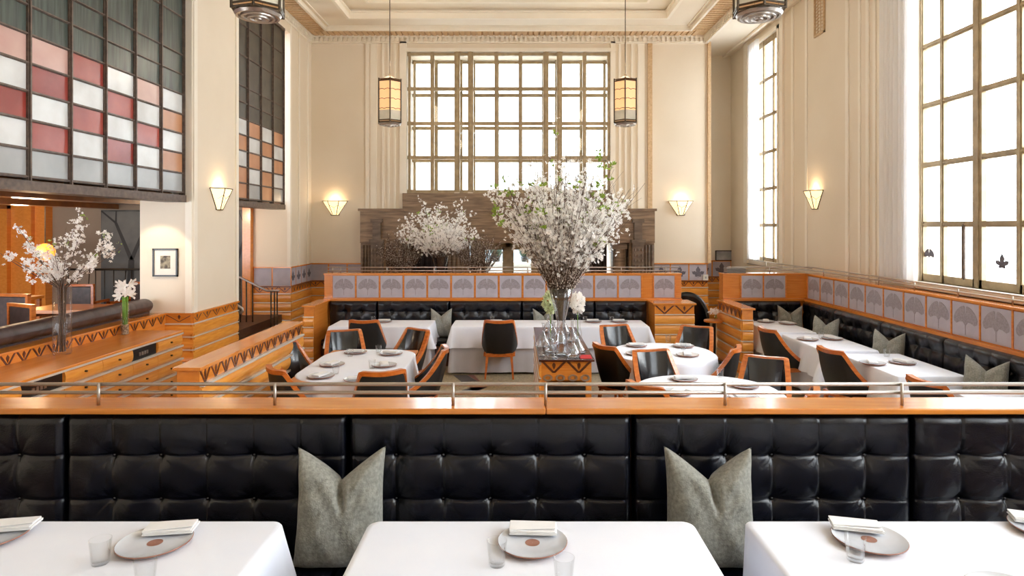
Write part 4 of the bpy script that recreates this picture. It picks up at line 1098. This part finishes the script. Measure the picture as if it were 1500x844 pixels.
glass(1138,471,T,'small glass on the farthest table of the right booth'); glass(1299,523,T,'small glass on the third table of the right booth'); glass(1203,496,T,'small glass on the second table of the right booth')
# ================================================================== PILLOWS
def pillow_obj(w=.44,h=.565,t=.19,notch=.16,seed=0):
    n=44; k=MB()
    def sh(u,v,s):
        x=u*2-1; y=v*2-1
        c=abs(x)
        top=1-notch/h*2*(max(0,1-c)**1.15)   # chopped top edge
        X_=x*w/2*(1-.07*(1-y*y)+.03*y*y)*(1-.05*(y>0)*y)
        yy=y if y<0 else y*top
        Z_=h/2+yy*h/2
        puff=max(0,(1-x**4))**.5*max(0,(1-y**4))**.5
        cx=x-.02-.10*(.9-y); cre=math.exp(-(cx/.075)**2)*max(0,min(1,(y+.10)/.5))
        d=t/2*puff*(1-.72*cre)+.006
        d+=.004*math.sin(x*9+y*5+seed)*puff+.006*math.sin(x*5-y*11)*puff*(abs(x)>.4)
        if abs(x)>.999 or abs(y)>.999: d=0
        return (X_, -s*d, Z_)
    k.grid(lambda u,v: sh(u,v,1),n,n); k.grid(lambda u,v: sh(1-u,v,-1),n,n)
    return k
def pillow():
    o=pillow_obj().build('throw_pillow',M['pillow'],world=False,smooth=True); o['category']='pillow'; return o
pillow=Kind(pillow)
def pil(x,y,z,rz,label,tilt=.15,sc=1):
    o=pillow((x,y,z),rz,label,'grey green throw pillows'); o.rotation_euler=(-tilt,0,rz); o.scale=(sc,sc,sc)
pil((498-PX)*3.1/F,3.09,.697,D(2),'grey velvet pillow on the front banquette, between the left and centre tables',.10)
pil((1040-PX)*3.1/F,3.09,.697,D(-2),'grey velvet pillow on the front banquette, between the centre and right tables',.10)
pil((646-PX)*10.9/F,10.9,.46,0,'small grey pillow on the back banquette between two tables',.12,.86); pil((797-PX)*10.9/F,10.9,.46,D(15),'small grey pillow on the back banquette, half hidden behind the glassware',.12,.86)
for px,py,y,l in ((1158,0,10.9,'pillow in the far corner of the right booth'),(1206,0,9.55,'second pillow from the back in the right booth'),(1298,0,8.25,'third pillow from the back in the right booth'),(1440,0,6.55,'nearest pillow in the right booth, grey and leaning')):
    x=min((px-PX)*y/F,4.82); pil(x,y,.46,D(-62) if y<10.5 else D(-15),l,.15,.95)
# ================================================================== GLASSWARE AND FLOWERS
def lathe_obj(name,prof,m,loc,label,cat,group=None,n=32,wall=.003):
    k=MB(); inner=[(max(r-wall,.001),z) for r,z in reversed(prof)]; inner[-1]=(.001,inner[-1][1]+wall); inner=[(r,max(z,wall+prof[0][1])) for r,z in inner]
    k.lathe(prof+inner,(0,0,0),n); o=k.build(name,M[m],world=False,smooth=True); o.location=loc; return tag(o,label,cat,group)
ZC=.902
vx,vy,_=P(822,520,ZC)
lathe_obj('tall_glass_vase',[(.001,0),(.105,0),(.11,.01),(.075,.16),(.045,.36),(.05,.40),(.10,.60),(.145,.76)],'crystal',(vx,vy,ZC),'tall waisted glass vase holding the big blossom branches on the console','vase')
decp=[(.001,0),(.085,0),(.10,.02),(.095,.05),(.04,.12),(.018,.17),(.017,.27),(.022,.285)]
decq=[(.001,0),(.075,0),(.085,.03),(.06,.09),(.022,.15),(.02,.21),(.03,.225)]
GL=[(796,508,decp,'glass decanter at the left edge of the console'),(808,516,decq,'low glass decanter left of the big vase'),(846,517,decp,'tall glass decanter right of the big vase'),(811,497,decq,'glass decanter behind the left side of the big vase'),(838,500,decp,'glass decanter behind the right side of the big vase'),(804,487,decq,'small glass decanter at the back left of the console'),(826,489,decp,'glass decanter at the far middle of the console'),(822,503,decq,'round glass decanter directly behind the big vase'),(794,521,[(.001,0),(.03,0),(.032,.01),(.006,.014),(.005,.09),(.035,.13),(.04,.19),(.034,.23)],'stemmed wine glass at the front left of the console'),(812,524,[(.001,0),(.03,0),(.032,.01),(.006,.014),(.005,.08),(.035,.12),(.04,.17),(.034,.2)],'stemmed wine glass at the front middle of the console'),(840,524,decq,'squat glass decanter at the front right of the console')]
for px,py,pf,l in GL:
    x,y,_=P(px,py,ZC); lathe_obj('decanter' if 'decanter' in l else 'wine_glass',pf,'crystal',(x,y,ZC),l,'decanter' if 'decanter' in l else 'glass','glassware on the console',24,.002)
def seg_tubes(mb,paths,r0,r1,n=4):
    for p in paths:
        m=len(p); mb.tube(p,[r0+(r1-r0)*i/(m-1) for i in range(m)],n,cap=False)
def blossoms(mb,pts,size,rg,npet=5):
    for p in pts:
        s=size*rg.uniform(.7,1.25)
        a=Vector((rg.gauss(0,1),rg.gauss(0,1)-.4,rg.gauss(0,1)+.3)).normalized(); t=a.cross(Vector((rg.random(),rg.random(),rg.random()+.1))).normalized(); b=a.cross(t); p=Vector(p)
        vs=[p-a*s*.15]; fs=[]
        for k in range(npet):
            q=2*PI*k/npet; q1=q-.55; q2=q+.55
            d0=t*math.cos(q)+b*math.sin(q); d1=t*math.cos(q1)+b*math.sin(q1); d2=t*math.cos(q2)+b*math.sin(q2)
            i=len(vs); vs+=[p+d1*s*.62+a*s*.15,p+d0*s+a*s*.30,p+d2*s*.62+a*s*.15]; fs.append((0,i,i+1,i+2))
        mb.add(vs,fs)
def buds(mb,pts,size,rg):
    for p in pts:
        s=size*rg.uniform(.7,1.3); p=Vector(p)
        mb.add([p+Vector(v)*s for v in ((1,0,0),(-1,0,0),(0,1,0),(0,-1,0),(0,0,1.5),(0,0,-1.5))],[(0,2,4),(2,1,4),(1,3,4),(3,0,4),(2,0,5),(1,2,5),(3,1,5),(0,3,5)])
def leaves(mb,pts,size,rg):
    for p in pts:
        p=Vector(p)
        for _ in range(3):
            d=Vector((rg.gauss(0,1),rg.gauss(0,1),abs(rg.gauss(.6,.6)))).normalized(); s=size*rg.uniform(.7,1.4); w=d.cross(Vector((rg.random(),rg.random(),.3))).normalized()*s*.28
            mb.add([p,p+d*s*.5+w,p+d*s,p+d*s*.5-w],[(0,1,2,3)])
def grow(rg,base,n,spread,length,bend=.25,steps=8,jit=.03,power=.6,zr=(.75,1),neck=.04,side=3):
    main=[];twigs=[]
    for i in range(n):
        a=rg.uniform(0,2*PI); th=spread*rg.random()**power
        L=length*rg.uniform(*zr)*(1-.22*th/spread if spread else 1)
        d=Vector((math.cos(a)*math.sin(th),math.sin(a)*math.sin(th),math.cos(th)))
        p=Vector(base)+Vector((math.cos(a)*neck*rg.random(),math.sin(a)*neck*rg.random(),0)); path=[p.copy()]
        for k in range(steps):
            d=(d+Vector((rg.gauss(0,jit),rg.gauss(0,jit),rg.gauss(0,jit)*.5))+Vector((d.x,d.y,0))*bend/steps).normalized()
            p=p+d*L/steps; path.append(p.copy())
        main.append(path)
        for _ in range(side):
            k=rg.randint(steps//2-1,steps-1); q=path[k].copy(); e=(d+Vector((rg.gauss(0,.45),rg.gauss(0,.45),rg.gauss(0,.3)))).normalized(); l=L*rg.uniform(.08,.24); tp=[q.copy()]
            for j in range(3): q=q+e*l/3+Vector((rg.gauss(0,.01),rg.gauss(0,.01),.004)); tp.append(q.copy())
            twigs.append(tp)
    return main,twigs
def along(rg,paths,n,t0=0,t1=1,j=.02,pw=1):
    out=[]
    for _ in range(n):
        p=rg.choice(paths); t=(t0+(t1-t0)*rg.random()**pw)*(len(p)-1); i=min(int(t),len(p)-2); q=p[i].lerp(p[i+1],t-i)
        out.append(q+Vector((rg.gauss(0,j),rg.gauss(0,j),rg.gauss(0,j))))
    return out
def clusters(rg,pts,n,rad): return [p+Vector((rg.gauss(0,rad),rg.gauss(0,rad),rg.gauss(0,rad))) for p in pts for _ in range(n)]
def bouquet(label,base,foot,spec,group=None):
    r=thing('blossom_branches',foot,label,'flowers',group); rg=random.Random(spec['seed'])
    main,tw=grow(rg,base,spec['n'],spec['spread'],spec['len'],spec.get('bend',.25),8,spec.get('jit',.03),spec.get('pw',.6),spec.get('zr',(.75,1)),spec.get('neck',.04),spec.get('side',3))
    k=MB(); seg_tubes(k,main,spec.get('r0',.005),.0015); seg_tubes(k,tw,.002,.001,3)
    ft=Vector(foot)+Vector((0,0,spec.get('lift',0)))
    for p in main[:spec.get('stems',30)]:
        q=Vector(base)+(p[0]-Vector(base)); k.tube([ft+Vector((rg.gauss(0,.02),rg.gauss(0,.02),.02)),q],[spec.get('r0',.005)]*2,4,cap=False)
    o=k.build('branches',M['twig'],r,smooth=True); 
    for (cnt,t0,t1,j,cl,cr_) in spec['bl']:
        b=MB(); pts=along(rg,main,cnt//2,t0,t1,j)+along(rg,tw,cnt//2,0,1,j); 
        if cl>1: pts=clusters(rg,pts,cl,cr_)
        blossoms(b,pts,spec['bs'],rg); tag(b.build('blossom',M['petal'],r),kind='stuff')
    if spec.get('bud'):
        b=MB(); n,t0,t1=spec['bud']; buds(b,along(rg,main,n,t0,t1,.018),spec.get('budr',.006),rg); tag(b.build('bud',M['bud'],r),kind='stuff')
    if spec.get('lv'):
        b=MB(); n=spec['lv']; leaves(b,clusters(rg,along(rg,main,n//3,.75,1,.02),3,.02),spec.get('ls',.035),rg); tag(b.build('leaf',M['leaf'],r),kind='stuff')
    return r
bouquet('huge arrangement of white blossom branches in the glass vase on the console',(vx,vy,ZC+.70),(vx,vy,ZC+.01),
  dict(seed=11,n=320,spread=D(36),len=1.62,bend=.06,pw=.6,zr=(.55,1.05),r0=.0035,side=4,neck=.11,lift=.36,bs=.024,bl=[(3000,.52,1,.035,2,.02),(1100,.40,.8,.03,1,0)],bud=(7000,.08,.62),budr=.005,lv=190,stems=60,ls=.045))
bouquet('long wispy branches reaching high out of the console arrangement',(vx,vy,ZC+.64),(vx,vy,ZC+.01),
  dict(seed=23,n=16,spread=D(38),len=2.0,bend=.1,pw=.5,zr=(.8,1.05),r0=.004,side=2,bs=.018,bl=[(130,.5,1,.015,2,.015)],lv=90,stems=4,ls=.045,lift=.36))
# two pale flower heads in low vases beside the tall vase
def ball(px,py,d,R,m,label,vz):
    x=(px-PX)*d/F; z=H-(py-PY)*d/F
    r=thing('flower_bunch',(x,d,z-.1),label,'flowers'); rg=random.Random(int(px)); k=MB(); pts=[]
    for _ in range(260):
        v=Vector((rg.gauss(0,1),rg.gauss(0,1),rg.gauss(0,1))).normalized()*R*rg.uniform(.7,1.12); pts.append((x+v.x,d+v.y,z+v.z*1.5))
    blossoms(k,pts,.026,rg); tag(k.build('petals',M[m],r),kind='stuff')
    MB().tube([(x,d,z-R),(x+.005,d,ZC+.03)],.005,6).build('stem',M['stem'],r)
    lathe_obj('bottle_vase',[(.001,0),(.05,0),(.055,.02),(.045,.12),(.03,.2),(.03,.26),(.036,.28)],'glass',(x+.005,d,ZC),vz,'vase','bottle vases on the console')
ball(806,443,7.9,.088,'hyd','pale green white flower bunch left of the tall vase','bottle vase under the pale green flower bunch')
ball(846,444,8.0,.085,'petal','pure white flower bunch right of the tall vase','bottle vase under the pure white flower bunch')
# left arrangement on the credenza
zc=.972; lx,ly,_=P(91,519,zc); lx=max(lx,-4.98+.02)
lathe_obj('cylinder_vase',[(.001,0),(.085,0),(.088,.01),(.088,.74)],'glass',(lx,ly,zc),'tall clear cylinder vase with branches on the credenza','vase')
bouquet('white cherry blossom branches in the cylinder vase on the credenza',(lx,ly,zc+.72),(lx,ly,zc+.01),
  dict(seed=5,n=26,spread=D(58),len=.92,bend=.15,pw=.6,zr=(.55,1.05),r0=.006,side=2,jit=.05,bs=.021,bl=[(210,.2,1,.014,5,.020)],lv=26,ls=.03,stems=19,neck=.05))
sx,sy,_=P(183,490,zc)
lathe_obj('cylinder_vase',[(.001,0),(.045,0),(.048,.01),(.048,.42)],'glass',(sx,sy,zc),'small clear cylinder vase with pebbles and green stems on the credenza','vase')
r=thing('amaryllis_bunch',(sx,sy,zc),'white amaryllis with thick green stems in the small vase on the credenza','flowers')
for i,(dx,dy) in enumerate(((-.016,0),(.014,.012),(.008,-.018),(-.006,.02))):
    MB().tube([(sx+dx,sy+dy,zc+.12),(sx+dx*1.3,sy+dy*1.3,zc+.48)],.014,10).build('stem',M['stem'],r,smooth=True)
MB().lathe([(.001,.006),(.042,.006),(.042,.12),(.03,.13),(.001,.13)],(sx,sy,zc),20).build('pebbles',M['gravel'],r)
rg=random.Random(8)
for i in range(8):
    a=2*PI*i/8+.3; c=Vector((sx+.10*math.cos(a)*rg.uniform(.5,1.2),sy+.08*math.sin(a),zc+.52+rg.uniform(-.02,.13))); ax=Vector((math.cos(a),math.sin(a)-.5,rg.uniform(-.2,.5))).normalized(); t=ax.cross(Vector((0,0,1))).normalized(); b=ax.cross(t)
    k=MB()
    for q in range(6):
        w=2*PI*q/6; d0=t*math.cos(w)+b*math.sin(w); e=ax.cross(d0)
        k.add([c-ax*.04,c+d0*.030+e*.020,c+d0*.060+ax*.035+e*.016,c+d0*.085+ax*.03,c+d0*.060+ax*.035-e*.016,c+d0*.030-e*.020],[(0,1,2,3,4,5)])
    k.tube([c-ax*.02,c+ax*.06],.003,4,cap=True)
    k.build('flower',M['petal'],r)
# behind the partition: sideboard with a vase of blossom and two dark twig baskets
r=thing('sideboard',(-1.55,12.8,0),'dark sideboard behind the back partition carrying the vase of branches','cabinet')
MB().box(-2.9,-.3,12.5,13.1,.1,1.25).build('body',M['dwood'],r); MB().box(-2.95,-.25,12.46,13.14,1.25,1.29).build('top',M['dwood'],r)
for q in (-2.8,-.4): MB().box(q-.04,q+.04,12.55,13.05,0,.1).build('leg',M['black'],r)
bx_,by_=pm(645,12.8),12.8
lathe_obj('flared_glass_vase',[(.001,0),(.10,0),(.09,.05),(.10,.2),(.16,.42),(.20,.55)],'glass',(bx_,by_,1.29),'flared glass vase behind the back partition','vase')
bouquet('wide white blossom arrangement behind the back partition, left of centre',(bx_,by_,1.72),(bx_,by_,1.30),
  dict(seed=31,n=120,spread=D(60),len=1.5,bend=.1,pw=.6,zr=(.5,.95),r0=.004,side=3,neck=.12,bs=.028,bl=[(1500,.38,1,.04,2,.025)],bud=(900,.1,.5),budr=.006,lv=60,ls=.05,stems=30))
for px,s,l in ((588,41,'rounded bunch of bare dark twigs behind the partition, left of the blossoms'),(702,42,'rounded bunch of bare dark twigs behind the partition, right of the blossoms')):
    x=pm(px,12.9); r=thing('twig_bunch',(x,12.9,1.29),l,'branches','twig bunches'); rg=random.Random(s)
    m,tw=grow(rg,(x,12.9,1.32),170,D(38),1.05,.0,8,.05,.5,(.6,.95),.12,4)
    k=MB(); seg_tubes(k,m,.0045,.0025); seg_tubes(k,tw,.003,.0018,3); k.build('branches',M['twig'],r)
    k=MB(); buds(k,along(rg,m,1100,.2,1,.015)+along(rg,tw,500,0,1,.01),.007,rg); tag(k.build('bud',M['bud'],r),kind='stuff')
    lathe_obj('twig_pot',[(.001,0),(.10,0),(.12,.05),(.12,.10)],'black',(x,12.9,1.29),l.replace('rounded bunch of bare dark twigs','low dark pot of bare twigs'),'pot',wall=.01)
# ================================================================== ARMCHAIR CORNER, BAR FURNITURE
r=thing('armchair',(3.32,11.6,0),'dark round-backed armchair in the gap right of the service cabinet','armchair')
def bk(u,v):
    a=PI*(.0+1.0*u); h=.36+.62*(math.sin(PI*u)**.5)*v+.1*v; R=.34+.03*v
    return (3.30+R*math.cos(a)*.95, 12.0+R*math.sin(a), h if v>0 else .12)
o=MB().grid(bk,28,8).build('backrest',M['leather'],r,smooth=True); o.modifiers.new('s','SOLIDIFY').thickness=.06
MB().lathe([(.001,.46),(.27,.46),(.31,.43),(.31,.14),(.001,.14)],(3.30,11.95,0),28).build('seat',M['leather'],r,smooth='auto')
for a in (.6,2.5,3.9,5.5): MB().tube([(3.3+.24*math.cos(a),11.95+.24*math.sin(a),0),(3.3+.22*math.cos(a),11.95+.22*math.sin(a),.14)],.02,8).build('leg',M['dwood'],r)
tx,ty=pm(1046,11.0),11.0
r=thing('side_table',(tx,ty,0),'small round wood side table in front of the dark armchair','table')
MB().lathe([(.001,.70),(.17,.70),(.175,.715),(.17,.73),(.001,.73)],(tx,ty,0),28).build('tabletop',M['wood'],r,smooth='auto'); MB().tube([(tx,ty,.02),(tx,ty,.7)],.03,10).build('column',M['black'],r); MB().lathe([(.001,.02),(.15,.02),(.15,0),(.001,0)],(tx,ty,0),24).build('base',M['black'],r)
def posy(x,y,z,label):
    lathe_obj('bud_vase',[(.001,0),(.03,0),(.03,.06),(.02,.10)],'glass',(x,y,z),label.replace('posy','bud vase of the posy'),'vase','bud vases')
    r=thing('posy',(x,y,z),label,'flowers','white posies'); rg=random.Random(2); k=MB(); pts=[(x+rg.gauss(0,.035),y+rg.gauss(0,.035),z+.15+rg.gauss(0,.025)) for _ in range(50)]; blossoms(k,pts,.03,rg); tag(k.build('petals',M['petal'],r),kind='stuff')
    k=MB(); [k.tube([(x,y,z+.02),(x+dx,y,z+.13)],.003,5) for dx in (-.02,0,.02)]; k.build('stem',M['stem'],r)
posy(tx+.03,ty,.733,'white posy on the small round side table')
posy(pm(1004,11.3),11.3,1.065,'white posy standing at the gap right of the ginkgo partition') if False else None
def barchair():
    r=thing('bar_chair',(0,0,0),cat='chair')
    for s in (-1,1):
        MB().box(s*.24-.02,s*.24+.02,-.25,-.20,0,.90).build('frame_post',M['chairwood'],r,world=False)
        MB().box(s*.24-.02,s*.24+.02,.20,.24,0,.62).build('leg',M['chairwood'],r,world=False); MB().box(s*.24-.02,s*.24+.02,-.24,.24,.58,.62).build('armrest',M['chairwood'],r,world=False)
    MB().box(-.26,.26,-.255,-.195,.87,.91).build('top_rail',M['chairwood'],r,world=False,bevel=.004)
    MB().box(-.22,.22,-.245,-.185,.42,.87).build('backrest',M['leatherd'],r,world=False,bevel=.015); MB().box(-.23,.23,-.2,.24,.38,.47).build('seat',M['leatherd'],r,world=False,bevel=.02)
    return r
barchair=Kind(barchair)
for x,y,a,l in ((-5.95,7.95,-25,'square leather bar chair nearest the credenza vase'),(-6.35,7.45,-15,'square leather bar chair at the left edge, lowest of the three in front'),(-7.0,9.1,-10,'square leather bar chair behind the first row, left of the vase'),(-7.9,9.1,-10,'square leather bar chair behind the first row, at the left edge'),(-7.2,10.6,5,'square leather bar chair in the back row of the bar'),(-6.4,10.6,170,'square leather bar chair in the back row, facing the room')):
    barchair((x,y,.5),D(a),l,'bar chairs')
def lowtable():
    r=thing('bar_table',(0,0,0),cat='table'); MB().box(-.45,.45,-.35,.35,.66,.71).build('tabletop',M['wood'],r,world=False,bevel=.004)
    for sx_ in (-1,1):
        for sy_ in (-1,1): MB().box(sx_*.40-.025,sx_*.40+.025,sy_*.30-.025,sy_*.30+.025,0,.66).build('leg',M['chairwood'],r,world=False)
    return r
lowtable=Kind(lowtable)
for x,y,l in ((-6.35,9.0,'wood bar table behind the bolster, right of the vase'),(-8.3,10.2,'wood bar table at the left behind the chairs')): lowtable((x,y,.5),0,l,'bar tables')
def counter():
    pass
lx2,ly2=pm(66,12.2),12.2
r=thing('globe_lamp',(lx2,ly2,1.9),'glowing amber globe lamp behind the left blossoms','lamp')
MB().lathe([(.001,-.17),(.10,-.14),(.165,-.05),(.17,.03),(.12,.13),(.04,.17),(.001,.175)],(lx2,ly2,H-38*12.2/F),24).build('globe',M['bulb'],r,smooth=True)
MB().tube([(lx2,ly2,H-38*12.2/F+.15),(lx2,ly2,2.815)],.01,6).build('stem',M['bronze'],r)
# books on the right partition corner
for i in range(3):
    tag(MB().box(3.72,4.05,11.22,11.42,1.527+i*.028,1.551+i*.028).build('menu_book',M['book'],bevel=.003),['bottom','middle','top'][i]+' menu book of the small stack on the right partition corner','book','menus stacked on the partition')
# ================================================================== LIGHT, SKY, CAMERA
w=bpy.data.worlds.new('sky'); S.world=w; w.use_nodes=True; nt=w.node_tree
bg=nt.nodes['Background']; bg.inputs['Color'].default_value=(.88,.94,1,1); bg.inputs['Strength'].default_value=9.0
def lamp(name,kind,loc,e,col,size=.3,rot=None):
    L=bpy.data.lights.new(name,kind); L.energy=e; L.color=col
    if kind=='AREA': L.size=size
    elif kind!='SUN': L.shadow_soft_size=size
    o=bpy.data.objects.new(name,L); COL.objects.link(o); o.location=loc
    if rot: o.rotation_euler=rot
    return o
lamp('globe_lamp_bulb','POINT',(lx2,ly2-.3,1.85),14,(1,.65,.3),.15)
for x,y in ((-7.0,6.5),(-7.2,9.5),(-9,11.5),(-5.9,12.3)): lamp('bar_ceiling_lamp','POINT',(x,y,2.6),22,(1,.74,.48),.12)
lamp('picture_spot','SPOT',(-5.15,8.5,2.7),30,(1,.8,.58),.05,(D(35),0,0)).data.spot_size=D(60)  # spot aimed at the framed print on the pier, no fixture modelled
lamp('sun','SUN',(9,8,9),3.2,(1,.97,.92),rot=(0,D(58),D(-6))).data.angle=D(50)
cam=bpy.data.cameras.new('camera'); co=bpy.data.objects.new('camera',cam); COL.objects.link(co); S.camera=co
co.location=(0,0,H); co.rotation_euler=(PI/2,0,0); cam.sensor_width=36; cam.lens=F/1500*36; cam.shift_x=-7/1500; cam.shift_y=-90/1500; cam.clip_end=200; cam.clip_start=.05
S.view_settings.view_transform='Standard'; S.view_settings.look='None'; S.view_settings.gamma=1; S.view_settings.exposure=0.08
try: S.view_settings.use_curve_mapping=False
except Exception: pass
c=S.cycles; c.use_denoising=True; c.max_bounces=10; c.diffuse_bounces=5; c.transmission_bounces=10; c.transparent_max_bounces=24; c.caustics_reflective=False; c.caustics_refractive=False; c.sample_clamp_indirect=6
